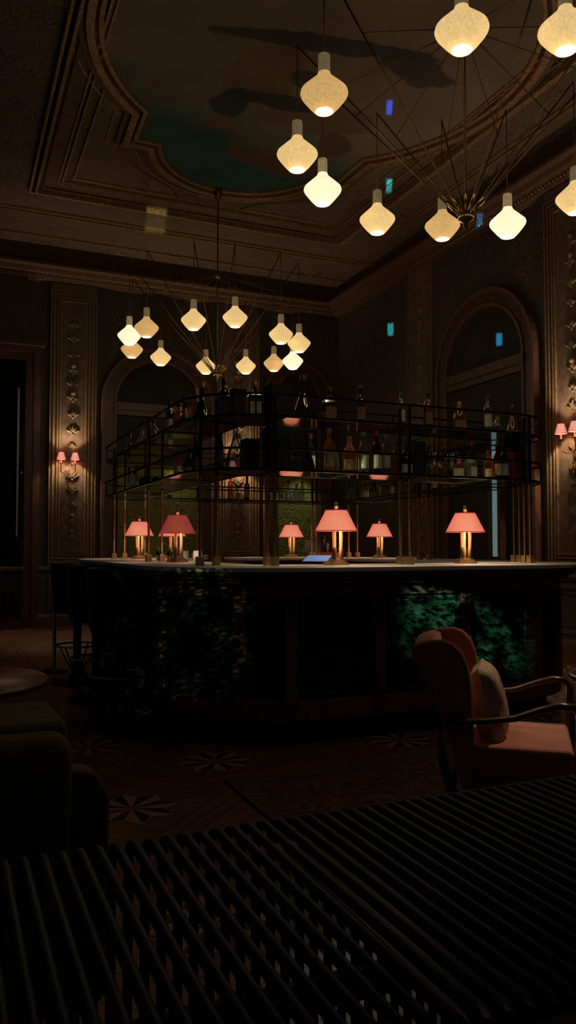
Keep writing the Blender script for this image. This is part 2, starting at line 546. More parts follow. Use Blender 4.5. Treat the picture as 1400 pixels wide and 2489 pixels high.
GL = {
    'amber': glassy('amber glass', (0.85, 0.36, 0.09), 1.4, 0.06, 0.07),
    'brown': glassy('brown glass', (0.3, 0.11, 0.04), 1.4, 0.06, 0.07),
    'clear': glassy('clear bottle glass', (0.55, 0.56, 0.54), 1.5, 0.06, 0.07),
    'dark': glassy('blackish glass', (0.03, 0.03, 0.03), 1.3, 0.06),
    'green': glassy('green glass', (0.06, 0.2, 0.06), 1.3, 0.06, 0.07),
    'red': glassy('red glass', (0.4, 0.015, 0.03), 1.3, 0.06, 0.07),
}
M['rust_liquid'] = mat('whisky', (0.3, 0.09, 0.02), 0.2)
M['cap_black'] = mat('black cap', (0.012, 0.012, 0.012), 0.4)
M['cap_red'] = mat('red foil cap', (0.35, 0.01, 0.03), 0.35)
M['cap_gold'] = mat('cork and gold cap', (0.3, 0.18, 0.08), 0.5, 0.3)


# ------------------------------------------------------------------ mesh helpers
class MB:
    def __init__(s):
        s.v, s.f, s.sm = [], [], []

    def add(s, vs, fs, smooth=False):
        o = len(s.v)
        s.v += [tuple(v) for v in vs]
        s.f += [tuple(i + o for i in f) for f in fs]
        s.sm += [smooth] * len(fs)
        return s

    def box(s, c, d, rot=None):
        x, y, z = d[0] / 2, d[1] / 2, d[2] / 2
        vs = [Vector((sx * x, sy * y, sz * z)) for sx in (-1, 1) for sy in (-1, 1) for sz in (-1, 1)]
        if rot is not None:
            vs = [rot @ v for v in vs]
        vs = [v + Vector(c) for v in vs]
        return s.add(vs, [(0, 1, 3, 2), (4, 6, 7, 5), (0, 4, 5, 1), (2, 3, 7, 6), (0, 2, 6, 4), (1, 5, 7, 3)])

    def tube(s, pts, r, n=8, caps=True, closed=False, flat=1.0):
        pts = [Vector(p) for p in pts]
        N = len(pts)
        rs = r if isinstance(r, (list, tuple)) else [r] * N
        vs, fs = [], []
        ref = None
        for i, p in enumerate(pts):
            if closed:
                t = pts[(i + 1) % N] - pts[i - 1]
            else:
                t = pts[min(i + 1, N - 1)] - pts[max(i - 1, 0)]
            t.normalize()
            if ref is None:
                ref = Vector((0, 0, 1)) if abs(t.z) < 0.9 else Vector((1, 0, 0))
            a = t.cross(ref)
            if a.length < 1e-4:
                a = t.cross(Vector((0.3, 1, 0)))
            a.normalize()
            b = a.cross(t)
            ref = b
            for k in range(n):
                an = 2 * pi * k / n + pi / n
                vs.append(p + a * cos(an) * rs[i] + b * sin(an) * rs[i] * flat)
        M_ = N if closed else N - 1
        for i in range(M_):
            for k in range(n):
                j, i2 = (k + 1) % n, (i + 1) % N
                fs.append((i * n + k, i * n + j, i2 * n + j, i2 * n + k))
        if caps and not closed:
            fs.append(tuple(reversed(range(n))))
            fs.append(tuple((N - 1) * n + k for k in range(n)))
        return s.add(vs, fs, n > 5)

    def lathe(s, prof, c=(0, 0, 0), n=24, sx=1.0, sy=1.0, rot=0.0, smooth=True):
        vs, fs = [], []
        for r, z in prof:
            for k in range(n):
                a = 2 * pi * k / n + rot
                vs.append((c[0] + max(r, 1e-4) * cos(a) * sx, c[1] + max(r, 1e-4) * sin(a) * sy, c[2] + z))
        for i in range(len(prof) - 1):
            for k in range(n):
                j = (k + 1) % n
                fs.append((i * n + k, i * n + j, (i + 1) * n + j, (i + 1) * n + k))
        return s.add(vs, fs, smooth)

    def ball(s, c, r, n=10, sz=1.0):
        prof = [(r * sin(pi * i / n), -r * sz * cos(pi * i / n)) for i in range(n + 1)]
        return s.lathe(prof, c, n + 2)

    def prism(s, poly, z0, z1):
        n = len(poly)
        vs = [(p[0], p[1], z0) for p in poly] + [(p[0], p[1], z1) for p in poly]
        fs = [tuple(reversed(range(n))), tuple(range(n, 2 * n))]
        fs += [(i, (i + 1) % n, n + (i + 1) % n, n + i) for i in range(n)]
        return s.add(vs, fs)

    def ring(s, outer, inner, z0, z1, closed=True):
        n = len(outer)
        vs = []
        for o, i in zip(outer, inner):
            vs += [(*o, z0), (*o, z1), (*i, z1), (*i, z0)]
        fs = []
        for k in range(n if closed else n - 1):
            a, b = 4 * k, 4 * ((k + 1) % n)
            for q in range(4):
                r = (q + 1) % 4
                fs.append((a + q, a + r, b + r, b + q))
        if not closed:
            fs.append((3, 2, 1, 0))
            fs.append(tuple(4 * (n - 1) + q for q in range(4)))
        return s.add(vs, fs)

    def build(s, name, material, parent=None, bevel=0.0, seg=2, loc=None, smooth=None, fix=True):
        me = bpy.data.meshes.new(name)
        me.from_pydata(s.v, [], s.f)
        me.materials.append(material)
        for p, sm in zip(me.polygons, s.sm):
            p.use_smooth = sm if smooth is None else smooth
        if fix:
            bm = bmesh.new()
            bm.from_mesh(me)
            bmesh.ops.recalc_face_normals(bm, faces=bm.faces)
            bm.to_mesh(me)
            bm.free()
        me.update()
        o = bpy.data.objects.new(name, me)
        COL.objects.link(o)
        if loc:
            o.location = loc
        if parent is not None:
            o.parent = parent
        if bevel:
            b = o.modifiers.new('bevel', 'BEVEL')
            b.width = bevel
            b.segments = seg
            b.limit_method = 'ANGLE'
            b.angle_limit = radians(40)
        return o


def tag(o, label, cat, group=None, kind=None):
    if label:
        o['label'] = label
    if cat:
        o['category'] = cat
    if group:
        o['group'] = group
    if kind:
        o['kind'] = kind
    return o


def thing(name, label, cat, loc=(0, 0, 0), rz=0.0, group=None):
    o = bpy.data.objects.new(name, None)
    o.empty_display_size = 0.05
    COL.objects.link(o)
    o.location = loc
    o.rotation_euler = (0, 0, rz)
    return tag(o, label, cat, group)


def kids(o):
    return [c for c in bpy.data.objects if c.parent == o]


def copy_tree(o, parent=None):
    c = o.copy()
    COL.objects.link(c)
    c.parent = parent
    for ch in kids(o):
        copy_tree(ch, c)
    return c


def struct(o, label=None):
    o['kind'] = 'structure'
    if label:
        o['label'] = label
    return o


# ================================================================== THE ROOM
XL, XR, YB, ZC, ZB = -0.35, 6.46, 12.7, 5.9, 5.52
struct(MB().box(((XL + XR) / 2, 6.4, -0.05), (XR - XL + 0.4, 13.0, 0.1)).build('floor', M['parquet']))
struct(MB().box(((XL + XR) / 2, YB + 0.1, 3.0), (XR - XL + 0.4, 0.2, 6.2)).build('wall_back', M['wall']))
struct(MB().box((XR + 0.1, 6.4, 3.0), (0.2, 13.0, 6.2)).build('wall_right', M['wall']))

# ceiling with the shaped opening of the painted field
CX, CY = 3.15, 6.5


def medallion(off=0.0, n=26):
    """outline of the painted field, counter-clockwise, grown outwards by off"""
    R1, R2, cy2 = 2.03 + off, 1.03 + off, 8.47
    q = []
    a_end = atan2(1.54 + off * 0.3, 1.32 + off * 0.9)
    for i in range(n + 1):                                # right flank of the great circle
        a = a_end * i / n
        q.append((R1 * cos(a), R1 * sin(a)))
    sx = 1.30 + off
    q.append((sx, 2.17 + off * 0.8))
    x2 = 1.03 + off
    q.append((x2 * 0.985, 2.17 + off * 0.8))
    z0 = math.asin(max(-1, min(1, (2.17 + off * 0.8 - (cy2 - CY)) / R2)))
    for i in range(1, n + 1):
        a = z0 + (pi / 2 - z0) * i / n
        q.append((R2 * cos(a), (cy2 - CY) + R2 * sin(a)))
    left = [(-x, y) for x, y in reversed(q[:-1])]
    top = q + left
    bot = [(-x, -y) for x, y in top[1:-1]]
    return [(CX + x, CY + y) for x, y in top + bot]


struct(MB().box(((XL + XR) / 2, 6.4, ZC + 0.1), (XR - XL + 0.4, 13.0, 0.2)).build('ceiling', M['ceiling']))
struct(MB().prism(medallion(0.0), ZC - 0.012, ZC - 0.004).build('ceiling_mural', M['mural']),
       'painted sky field of brown clouds and teal in the ceiling')
for o1, o2, h, mm in ((0.02, -0.03, 0.05, 'gilt'), (0.13, 0.05, 0.08, 'gilt'), (0.2, 0.14, 0.045, 'dark_mould'), (0.30, 0.275, 0.02, 'gilt')):
    struct(MB().ring(medallion(o1), medallion(o2), ZC - h, ZC).build('ceiling_trim', M[mm], bevel=0.01))


def rectpts(x0, x1, y0, y1):
    return [(x1, y0), (x1, y1), (x0, y1), (x0, y0)]


struct(MB().ring(rectpts(0.94, 5.36, 2.6, 10.42), rectpts(1.2, 5.1, 2.86, 10.16), ZC - 0.012, ZC).build('ceiling_trim', M['band']))
for a, h, mm in ((0.0, 0.06, 'gilt'), (0.07, 0.09, 'gilt'), (0.15, 0.04, 'dark_mould')):
    A = rectpts(0.86 + a, 5.44 - a, 2.52 + a, 10.5 - a)
    b = a + 0.035
    B = rectpts(0.86 + b, 5.44 - b, 2.52 + b, 10.5 - b)
    struct(MB().ring(A, B, ZC - h, ZC).build('ceiling_trim', M[mm], bevel=0.008))
for a in (0.0, 0.05):
    A = rectpts(1.18 + a, 5.12 - a, 2.86 + a, 10.14 - a)
    b = a + 0.02
    B = rectpts(1.18 + b, 5.12 - b, 2.86 + b, 10.14 - b)
    struct(MB().ring(A, B, ZC - 0.03, ZC).build('ceiling_trim', M['gilt']))
# corner fields: a pointed panel beside each step of the medallion
for sx in (-1, 1):
    for sy in (-1, 1):
        poly = [(1.80, 3.46), (1.72, 3.46), (0.45, 3.46), (0.62, 3.2), (1.0, 2.98), (1.42, 2.55), (1.42, 1.75), (1.55, 1.6), (1.8, 1.12)]
        poly = [(CX + sx * x, CY + sy * y) for x, y in poly]
        c0 = Vector((sum(p[0] for p in poly) / 9, sum(p[1] for p in poly) / 9))
        inn = [tuple(c0 + (Vector(p) - c0) * 0.955) for p in poly]
        struct(MB().prism(poly, ZC - 0.008, ZC - 0.002).build('ceiling_trim', M['coffer']))
        struct(MB().ring(poly, inn, ZC - 0.025, ZC).build('ceiling_trim', M['gilt']))
# outer frame lines and cove along the two visible walls
for y, w in ((11.1, 0.03), (11.2, 0.02), (12.0, 0.03)):
    struct(MB().box(((XL + XR) / 2, y, ZC - 0.015), (XR - XL, w, 0.03)).build('ceiling_trim', M['gilt']))
for x, w in ((5.95, 0.03), (5.87, 0.02)):
    struct(MB().box((x, 5.6, ZC - 0.015), (w, 11.2, 0.03)).build('ceiling_trim', M['gilt']))
cove = [(0, 5.42), (0.1, 5.44), (0.12, 5.5), (0.2, 5.52), (0.22, 5.58), (0.3, 5.6), (0.3, 5.64), (0.1, 5.66), (0.08, 5.9), (0, 5.9)]


def wall_profile(prof, name, m, back=True):
    mb = MB()
    n = len(prof)
    if back:
        vs = [(XL, YB - d, z) for d, z in prof] + [(XR, YB - d, z) for d, z in prof]
    else:
        vs = [(XR - d, 0.0, z) for d, z in prof] + [(XR - d, YB, z) for d, z in prof]
    fs = [(i, (i + 1) % n, n + (i + 1) % n, n + i) for i in range(n)] + [tuple(range(n)), tuple(range(2 * n - 1, n - 1, -1))]
    mb.add(vs, fs)
    return struct(mb.build(name, m))


wall_profile(cove, 'trim_1', M['dark_mould'], True)
wall_profile(cove, 'trim_2', M['dark_mould'], False)
mb = MB()
for i in range(118):
    x = XL + 0.06 * i + 0.03
    if x < XR - 0.15:
        mb.ball((x, YB - 0.13, 5.47), 0.017, 5)
struct(mb.build('bead_trim_1', M['gilt'], fix=False))
mb = MB()
for i in range(190):
    y = YB - 0.15 - 0.06 * i
    if y > 3.5:
        mb.ball((XR - 0.13, y, 5.47), 0.017, 5)
struct(mb.build('bead_trim_2', M['gilt'], fix=False))
base = [(0, 0), (0.06, 0), (0.06, 0.16), (0.04, 0.18), (0.02, 0.2), (0, 0.2)]
wall_profile(base, 'baseboard_back', M['wainscot'], True)
wall_profile(base, 'baseboard_right', M['wainscot'], False)
rail = [(0, 0.86), (0.03, 0.86), (0.06, 0.9), (0.05, 0.94), (0, 0.94)]
wall_profile(rail, 'chair_rail_trim_1', M['wainscot'], True)
wall_profile(rail, 'chair_rail_trim_2', M['wainscot'], False)


def on_wall(back, u, z, d):
    """centre of something on a wall: u along it, d out of it"""
    return (u, YB - d, z) if back else (XR - d, u, z)


def wbox(mb, back, u0, u1, z0, z1, d0, d1):
    c = on_wall(back, (u0 + u1) / 2, (z0 + z1) / 2, (d0 + d1) / 2)
    dim = (u1 - u0, d1 - d0, z1 - z0) if back else (d1 - d0, u1 - u0, z1 - z0)
    mb.box(c, dim)


def frame(mb, back, u0, u1, z0, z1, w, d0, d1):
    wbox(mb, back, u0, u1, z0, z0 + w, d0, d1)
    wbox(mb, back, u0, u1, z1 - w, z1, d0, d1)
    wbox(mb, back, u0, u0 + w, z0 + w, z1 - w, d0, d1)
    wbox(mb, back, u1 - w, u1, z0 + w, z1 - w, d0, d1)


def pilaster(back, u0, u1, idx):
    """fluted frame round a tall panel with a painted leaf candelabrum"""
    z0, z1 = 1.0, 5.3
    root = MB()
    wbox(root, back, u0, u1, 0.94, 5.42, 0.0, 0.05)
    r = struct(root.build('pilaster_trim_%d' % idx, M['pilaster']))
    f = MB()
    for k in (0.0, 0.05, 0.11, 0.15):
        frame(f, back, u0 + k, u1 - k, z0 + k, z1 - k, 0.018, 0.05, 0.075)
    struct(f.build('moulding', M['pilaster_line'], r))
    p = MB()
    wbox(p, back, u0 + 0.2, u1 - 0.2, z0 + 0.2, z1 - 0.2, 0.05, 0.056)
    struct(p.build('inset_panel', M['ornament_panel'], r))
    o = MB()
    uc = (u0 + u1) / 2
    rnd = random.Random(idx)
    z = z0 + 0.35
    while z < z1 - 0.5:
        for s in (-1, 1):
            L = rnd.uniform(0.07, 0.13)
            for q in range(3):
                a = radians(25 + 32 * q)
                pts = [on_wall(back, uc + s * L * cos(a) * t, z + L * 1.3 * sin(a) * t + 0.02 * sin(t * pi), 0.06) for t in (0, 0.35, 0.7, 1)]
                o.tube(pts, [0.004, 0.02, 0.017, 0.002], 6)
        c = on_wall(back, uc, z, 0.058)
        o.ball(c, 0.022, 6)
        if rnd.random() < 0.4:
            o.ball(on_wall(back, uc, z + 0.13, 0.05), 0.05, 8)
        z += rnd.uniform(0.2, 0.27)
    o.tube([on_wall(back, uc, z0 + 0.25, 0.058), on_wall(back, uc, z1 - 0.4, 0.058)], 0.006, 5)
    struct(o.build('leaf_relief', M['ornament'], r, fix=False))
    return r


pilaster(True, 1.40, 2.12, 3)
pilaster(True, 4.15, 4.92, 4)
pilaster(False, 9.5, 10.15, 5)
pilaster(False, 6.3, 7.15, 6)


def arch(back, u0, u1, zs, idx, fill, lower=None):
    """arched recess: archivolt, jambs and a dark field"""
    uc, R = (u0 + u1) / 2, (u1 - u0) / 2
    n = 28
    out = [(u1, 0.94)] + [(uc + R * cos(pi * i / n), zs + R * sin(pi * i / n)) for i in range(n + 1)] + [(u0, 0.94)]
    for (w0, w1, d, mm) in ((0.0, 0.05, 0.12, 'dark_mould'), (0.05, 0.2, 0.08, 'arch'), (0.2, 0.24, 0.1, 'dark_mould')):
        mb = MB()
        m_ = len(out)

        def sh(k, w):
            u, z = out[k]
            if k == 0:
                return (u - w, z)
            if k == m_ - 1:
                return (u + w, z)
            a = pi * (k - 1) / n
            return (uc + (R - w) * cos(a), zs + (R - w) * sin(a))
        vs, fs = [], []
        for k in range(m_):
            A, B = sh(k, w0), sh(k, w1)
            vs += [on_wall(back, A[0], A[1], 0.0), on_wall(back, A[0], A[1], d), on_wall(back, B[0], B[1], d), on_wall(back, B[0], B[1], 0.0)]
        for k in range(m_ - 1):
            a, b = 4 * k, 4 * k + 4
            for q in range(4):
                r = (q + 1) % 4
                fs.append((a + q, a + r, b + r, b + q))
        mb.add(vs, fs)
        struct(mb.build('arch_trim_%d' % idx, M[mm]))
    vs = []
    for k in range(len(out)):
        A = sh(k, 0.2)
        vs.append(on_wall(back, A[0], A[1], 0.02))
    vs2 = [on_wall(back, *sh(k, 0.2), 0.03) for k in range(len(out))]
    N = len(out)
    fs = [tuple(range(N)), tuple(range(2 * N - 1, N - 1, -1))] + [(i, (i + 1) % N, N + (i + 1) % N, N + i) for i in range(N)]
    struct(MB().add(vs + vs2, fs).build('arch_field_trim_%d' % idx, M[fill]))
    mb = MB()
    wbox(mb, back, u0 + 0.2, u1 - 0.2, zs - 0.12, zs, 0.03, 0.13)
    wbox(mb, back, u0 + 0.2, u1 - 0.2, zs - 0.2, zs - 0.12, 0.03, 0.09)
    struct(mb.build('transom_trim_%d' % idx, M['arch']))
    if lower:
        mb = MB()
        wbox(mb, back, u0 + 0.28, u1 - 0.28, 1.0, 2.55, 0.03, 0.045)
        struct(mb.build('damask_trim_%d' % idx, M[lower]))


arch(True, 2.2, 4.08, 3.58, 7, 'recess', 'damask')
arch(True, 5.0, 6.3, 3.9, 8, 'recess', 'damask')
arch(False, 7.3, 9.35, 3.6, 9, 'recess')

# left door opening on the back wall, frame, dark glazed leaf
mb = MB()
frame(mb, True, -0.2, 1.26, -0.02, 4.36, 0.1, 0.0, 0.1)
d = struct(mb.build('door_1', M['door_wood']))
mb = MB()
frame(mb, True, -0.1, 1.16, 0.04, 4.26, 0.12, 0.0, 0.07)
struct(mb.build('door_frame', M['door_wood'], d))
mb = MB()
wbox(mb, True, 0.02, 1.04, 0.16, 4.14, 0.02, 0.03)
struct(mb.build('pane', M['night_glass'], d))
mb = MB()
wbox(mb, True, 0.93, 0.955, 1.4, 3.7, 0.03, 0.06)
struct(mb.build('edge_strip', M['grey_metal'], d))
mb = MB()
mb.ball(on_wall(True, 0.99, 2.38, 0.09), 0.03, 8)
mb.tube([on_wall(True, 0.99, 2.38, 0.03), on_wall(True, 0.99, 2.38, 0.09)], 0.01)
struct(mb.build('door_handle', M['brass'], d))
# crown of the door case and a further case on the right wall
mb = MB()
wbox(mb, True, -0.3, 1.32, 4.36, 4.44, 0.0, 0.16)
wbox(mb, True, -0.3, 1.30, 4.44, 4.5, 0.0, 0.1)
struct(mb.build('trim_10', M['arch']))
# wainscot panels
mb = MB()
for u0, u1 in ((1.42, 2.08), (2.2, 3.1), (3.15, 4.05), (4.15, 4.9), (5.0, 6.3)):
    frame(mb, True, u0, u1, 0.26, 0.82, 0.05, 0.0, 0.03)
    frame(mb, True, u0 + 0.09, u1 - 0.09, 0.35, 0.73, 0.02, 0.0, 0.025)
struct(mb.build('wainscot_trim_1', M['wainscot']))
mb = MB()
for u0, u1 in ((4.4, 5.3), (5.35, 6.25), (6.3, 7.15), (7.3, 8.3), (8.35, 9.35), (9.5, 10.15), (10.3, 11.4)):
    frame(mb, False, u0, u1, 0.26, 0.82, 0.05, 0.0, 0.03)
    frame(mb, False, u0 + 0.09, u1 - 0.09, 0.35, 0.73, 0.02, 0.0, 0.025)
struct(mb.build('wainscot_trim_2', M['wainscot']))
# narrow framed strip on the right wall, pale cyan and emissive
mb = MB()
wbox(mb, False, 7.98, 8.06, 1.12, 2.52, 0.13, 0.15)
struct(mb.build('glow_strip_1', M['cold_strip']), 'narrow framed pale cyan glowing strip on the right wall')
mb = MB()
frame(mb, False, 7.9, 8.14, 1.04, 2.6, 0.05, 0.03, 0.16)
struct(mb.build('strip_frame_1', M['arch']))
# floor radiator grille by the back door
gr = thing('radiator_grille', 'dark slatted radiator grille low on the back wall by the door', 'radiator', (0.55, YB - 0.2, 0))
mb = MB()
for i in range(26):
    mb.box((-0.45 + i * 0.036, 0, 0.5), (0.012, 0.03, 0.72))
mb.build('grille', M['arch'], gr)
mb = MB()
mb.box((0, 0.05, 0.9), (1.0, 0.2, 0.04)).box((0, 0.05, 0.07), (1.0, 0.16, 0.14)).box((0.49, 0.05, 0.5), (0.03, 0.16, 0.8)).box((-0.49, 0.05, 0.5), (0.03, 0.16, 0.8))
mb.build('casing', M['door_wood'], gr)

# ================================================================== RUG
rug = thing('area_rug', 'dark red patterned wool rug under the rust wing armchair', 'rug', (3.2, 2.75, 0))
MB().box((0, 0, 0.006), (3.68, 2.5, 0.012)).build('pile', M['rug'], rug)
MB().ring([(1.84, -1.25), (1.84, 1.25), (-1.84, 1.25), (-1.84, -1.25)], [(1.72, -1.13), (1.72, 1.13), (-1.72, 1.13), (-1.72, -1.13)], 0.002, 0.015).build(
    'border', mat('dark rug border', (0.04, 0.018, 0.02), 0.95, c2=(0.09, 0.045, 0.035), scale=25), rug)

# ================================================================== THE BAR


def path(x0, x1, y0, y1, r, off, gap=None, step=0.07, na=10):
    """rounded rectangle walked from the back gap round the left, the front and the right to the back again"""
    def arc(cx, cy, a0, a1):
        return [(cx + (r + off) * cos(a0 + (a1 - a0) * i / na), cy + (r + off) * sin(a0 + (a1 - a0) * i / na)) for i in range(na + 1)]

    def run(a, b):
        n = max(1, int(hypot(b[0] - a[0], b[1] - a[1]) / 0.1))
        return [(a[0] + (b[0] - a[0]) * i / n, a[1] + (b[1] - a[1]) * i / n) for i in range(1, n)]
    ga, gb = gap if gap else ((x0 + x1) / 2, (x0 + x1) / 2)
    A = arc(x0 + r, y1 - r, pi / 2, pi)
    B = arc(x0 + r, y0 + r, pi, 1.5 * pi)
    C_ = arc(x1 - r, y0 + r, 1.5 * pi, 2 * pi)
    D_ = arc(x1 - r, y1 - r, 0, pi / 2)
    s = (ga, y1 + off)
    e = (gb, y1 + off)
    # fixed counts so that different offsets pair up
    def lin(a, b, n):
        return [(a[0] + (b[0] - a[0]) * i / n, a[1] + (b[1] - a[1]) * i / n) for i in range(1, n)]
    pts = [s] + lin(s, A[0], 8) + A + lin(A[-1], B[0], 24) + B + lin(B[-1], C_[0], 24) + C_ + lin(C_[-1], D_[0], 24) + D_ + lin(D_[-1], e, 8)
    if gap:
        pts.append(e)
    return pts


BAR = dict(x0=1.6, x1=4.35, y0=4.75, y1=8.6, r=0.55, gap=(2.45, 3.05))


def bp(off):
    return path(off=off, **BAR)


bar = thing('bar_counter', 'rounded island bar with pale marble top and dark green panelled front', 'bar counter', (0, 0, 0))
MB().ring(bp(0.40), bp(-0.40), 1.09, 1.12, False).build('countertop', M['marble'], bar, bevel=0.006)
mb = MB()
mb.ring(bp(0.385), bp(-0.36), 1.065, 1.088, False)
mb.ring(bp(0.345), bp(-0.34), 1.04, 1.066, False)
mb.ring(bp(0.30), bp(-0.34), 1.01, 1.041, False)
mb.build('edge_moulding', M['counter_wood'], bar, bevel=0.005)
MB().ring(bp(0.20), bp(-0.33), 0.16, 1.012, False).build('body', M['bar_panel'], bar)
MB().ring(bp(0.235), bp(0.15), 0.93, 1.012, False).build('frieze', M['bar_wood'], bar, bevel=0.004)
MB().ring(bp(0.235), bp(0.15), 0.15, 0.27, False).build('base_band', M['bar_wood'], bar, bevel=0.004)
MB().ring(bp(0.12), bp(-0.3), 0.0, 0.155, False).build('plinth', mat('dark plinth', (0.03, 0.018, 0.014), 0.6), bar)
for x in (1.98, 2.62, 3.30, 3.92):
    MB().box((x, 4.535, 0.6), (0.085, 0.05, 0.68)).build('pilaster', M['bar_wood'], bar, bevel=0.004)
for y in (5.45, 6.25, 7.05, 7.85):
    MB().box((1.385, y, 0.6), (0.05, 0.085, 0.68)).build('pilaster', M['bar_wood'], bar, bevel=0.004)
for y in (5.6, 6.4, 7.2, 8.0):
    MB().box((4.565, y, 0.6), (0.05, 0.085, 0.68)).build('pilaster', M['bar_wood'], bar, bevel=0.004)
for (cx, a) in ((2.15, 1.3), (3.8, 1.7)):
    for t in (a,):
        px = cx + 0.775 * cos(pi * t)
        py = 5.3 + 0.775 * sin(pi * t)
        MB().box((px, py, 0.6), (0.05, 0.085, 0.68), Matrix.Rotation(pi * t, 3, 'Z')).build('pilaster', M['bar_wood'], bar, bevel=0.004)
# panel mouldings on the front
mb = MB()
for x0, x1 in ((2.07, 2.54), (2.70, 3.22), (3.38, 3.84)):
    A = [(x0, 0.31), (x1, 0.31), (x1, 0.89), (x0, 0.89)]
    for (a, b) in zip(A, A[1:] + A[:1]):
        mb.tube([(a[0], 4.545, a[1]), (b[0], 4.545, b[1])], 0.008, 6)
mb.build('panel_bead', M['arch'], bar)

# ---- overhead shelf
SH = dict(x0=1.68, x1=4.27, y0=4.98, y1=8.34, r=0.33)


def sp_(off):
    return path(off=off, **SH)


shelf = thing('bar_shelf', 'two tier black metal and glass bottle shelf on brass posts above the bar', 'shelf', (0, 0, 1.12))
Z0 = 1.12


def sz(z):
    return z - Z0


for z in (1.755, 2.115):
    mb = MB()
    for o1, o2 in ((0.222, 0.205), (-0.205, -0.222)):
        mb.ring(sp_(o1), sp_(o2), sz(z - 0.004), sz(z + 0.012))
    outp, inp = sp_(0.21), sp_(-0.21)
    for k in range(3, len(outp), 7):
        a, b = outp[k], inp[k]
        mb.tube([(a[0], a[1], sz(z - 0.004)), (b[0], b[1], sz(z - 0.004))], 0.004, 4)
    mb.build('shelf_frame', M['black_metal'], shelf)
    MB().ring(sp_(0.205), sp_(-0.205), sz(z), sz(z + 0.008)).build('glass_shelf', M['shelf_glass'], shelf)
    for off in (0.225, -0.225):
        mb = MB()
        pts = [(*p, sz(z + 0.145)) for p in sp_(off)]
        mb.tube(pts, 0.010, 4, closed=True)
        for k in range(2, len(pts), 16):
            q = pts[k]
            mb.tube([(q[0], q[1], sz(z)), (q[0], q[1], sz(z + 0.145))], 0.006, 4)
        mb.build('guard_rail', M['black_metal'], shelf)
posts = [(1.98, 4.80), (1.98, 4.93), (3.03, 4.80), (3.03, 4.93), (4.16, 4.85), (4.16, 4.915), (4.24, 5.07), (4.24, 5.135),
         (1.56, 5.11), (1.69, 5.15), (1.56, 6.60), (1.69, 6.66), (1.56, 8.13), (1.69, 8.23), (1.91, 8.25), (2.49, 8.25),
         (4.24, 6.54), (4.37, 6.57), (4.24, 8.03), (4.37, 8.06), (3.87, 8.23), (3.87, 8.115), (3.29, 8.2)]
for (x, y) in posts:
    p = MB().box((x, y, sz(1.43)), (0.017, 0.017, 0.62)).build('post', M['brass'], shelf, bevel=0.003)
    MB().box((x, y, 0.03), (0.05, 0.05, 0.06)).build('post_foot', M['brass'], p, bevel=0.004)
    MB().box((x, y, sz(2.0)), (0.019, 0.019, 0.53)).build('post_upper', M['black_metal'], p)

# ================================================================== TABLE LAMPS


def table_lamp(label, x, y, z, rz, lit=True, power=1.6, first=[None]):
    if first[0] is None:
        t = thing('table_lamp', None, 'lamp')
        mb = MB()
        mb.box((0, 0, 0.008), (0.15, 0.11, 0.016)).box((0, 0, 0.022), (0.125, 0.085, 0.014)).box((0, 0, 0.034), (0.1, 0.06, 0.012))
        mb.build('base', M['brass'], t, bevel=0.003)
        for dx, dy in ((-0.03, -0.014), (0.03, -0.014), (0.0, 0.024)):
            mb = MB()
            mb.lathe([(0.016, 0.038), (0.016, 0.12), (0.0135, 0.122), (0.0135, 0.30), (0.0, 0.30)], (dx, dy, 0), 12)
            mb.build('column', M['brass'], t)
        MB().lathe([(0.0, 0.385), (0.007, 0.385), (0.007, 0.395), (0.014, 0.397), (0.014, 0.44), (0.0, 0.442)], n=10).build('finial', M['brass'], t)
        MB().lathe([(0.004, 0.29), (0.004, 0.39)], n=6).build('stem', M['dark_brass'], t)
        mb = MB()
        mb.lathe([(0.149, 0.238), (0.076, 0.384), (0.073, 0.384), (0.146, 0.238), (0.149, 0.238)], n=40)
        s = mb.build('shade', M['shade_pink'], t)
        mb = MB()
        for r, zz in ((0.1495, 0.239), (0.0765, 0.384)):
            mb.lathe([(r, zz - 0.003), (r + 0.0015, zz - 0.003), (r + 0.0015, zz + 0.003), (r, zz + 0.003)], n=40)
        mb.build('shade_trim', M['shade_trim'], s)
        MB().ball((0, 0, 0.352), 0.014, 8).build('bulb', M['bulb'], t)
        first[0] = t
        o = t
    else:
        o = copy_tree(first[0])
    o['label'] = label
    o['group'] = 'brass column lamps on the bar'
    o.location = (x, y, z)
    o.rotation_euler = (0, 0, rz)
    if not lit:
        for c in kids(o):
            if c.name.startswith('shade'):
                c.data = c.data.copy()
                c.data.materials[0] = M['shade_dim']
            if c.name.startswith('base') or c.name.startswith('column'):
                c.data = c.data.copy()
                c.data.materials[0] = M['dark_brass']
    light('lamp_glow', 'POINT', (x, y, z + 0.30), power * 15, (1.0, 0.74, 0.5), 0.02)
    return o


table_lamp('lit pink shaded brass lamp on the front counter, between tablet and middle posts', 2.50, 4.92, 1.12, 0.2, True, 3.0)
table_lamp('lit pink shaded brass lamp alone at the right end of the front counter', 3.62, 4.95, 1.12, -0.3, True, 3.0)
table_lamp('small lit pink lamp on the rear counter before the green damask', 3.72, 8.5, 1.12, 0.0, True, 1.8)
table_lamp('small lit pink lamp seen over the rear counter beside the centre posts', 4.47, 7.72, 1.12, 0.4, True, 1.8)
table_lamp('lit pink lamp with bright shade at far left corner of the bar', 1.80, 8.03, 1.12, 0.1, True, 2.2)
table_lamp('dim rust shaded lamp with dark base on the left counter run', 1.73, 6.30, 1.12, 0.5, False, 0.9)
table_lamp('lit lamp mostly hidden behind the dim rust shaded lamp', 2.22, 8.30, 1.12, 0.3, True, 1.5)

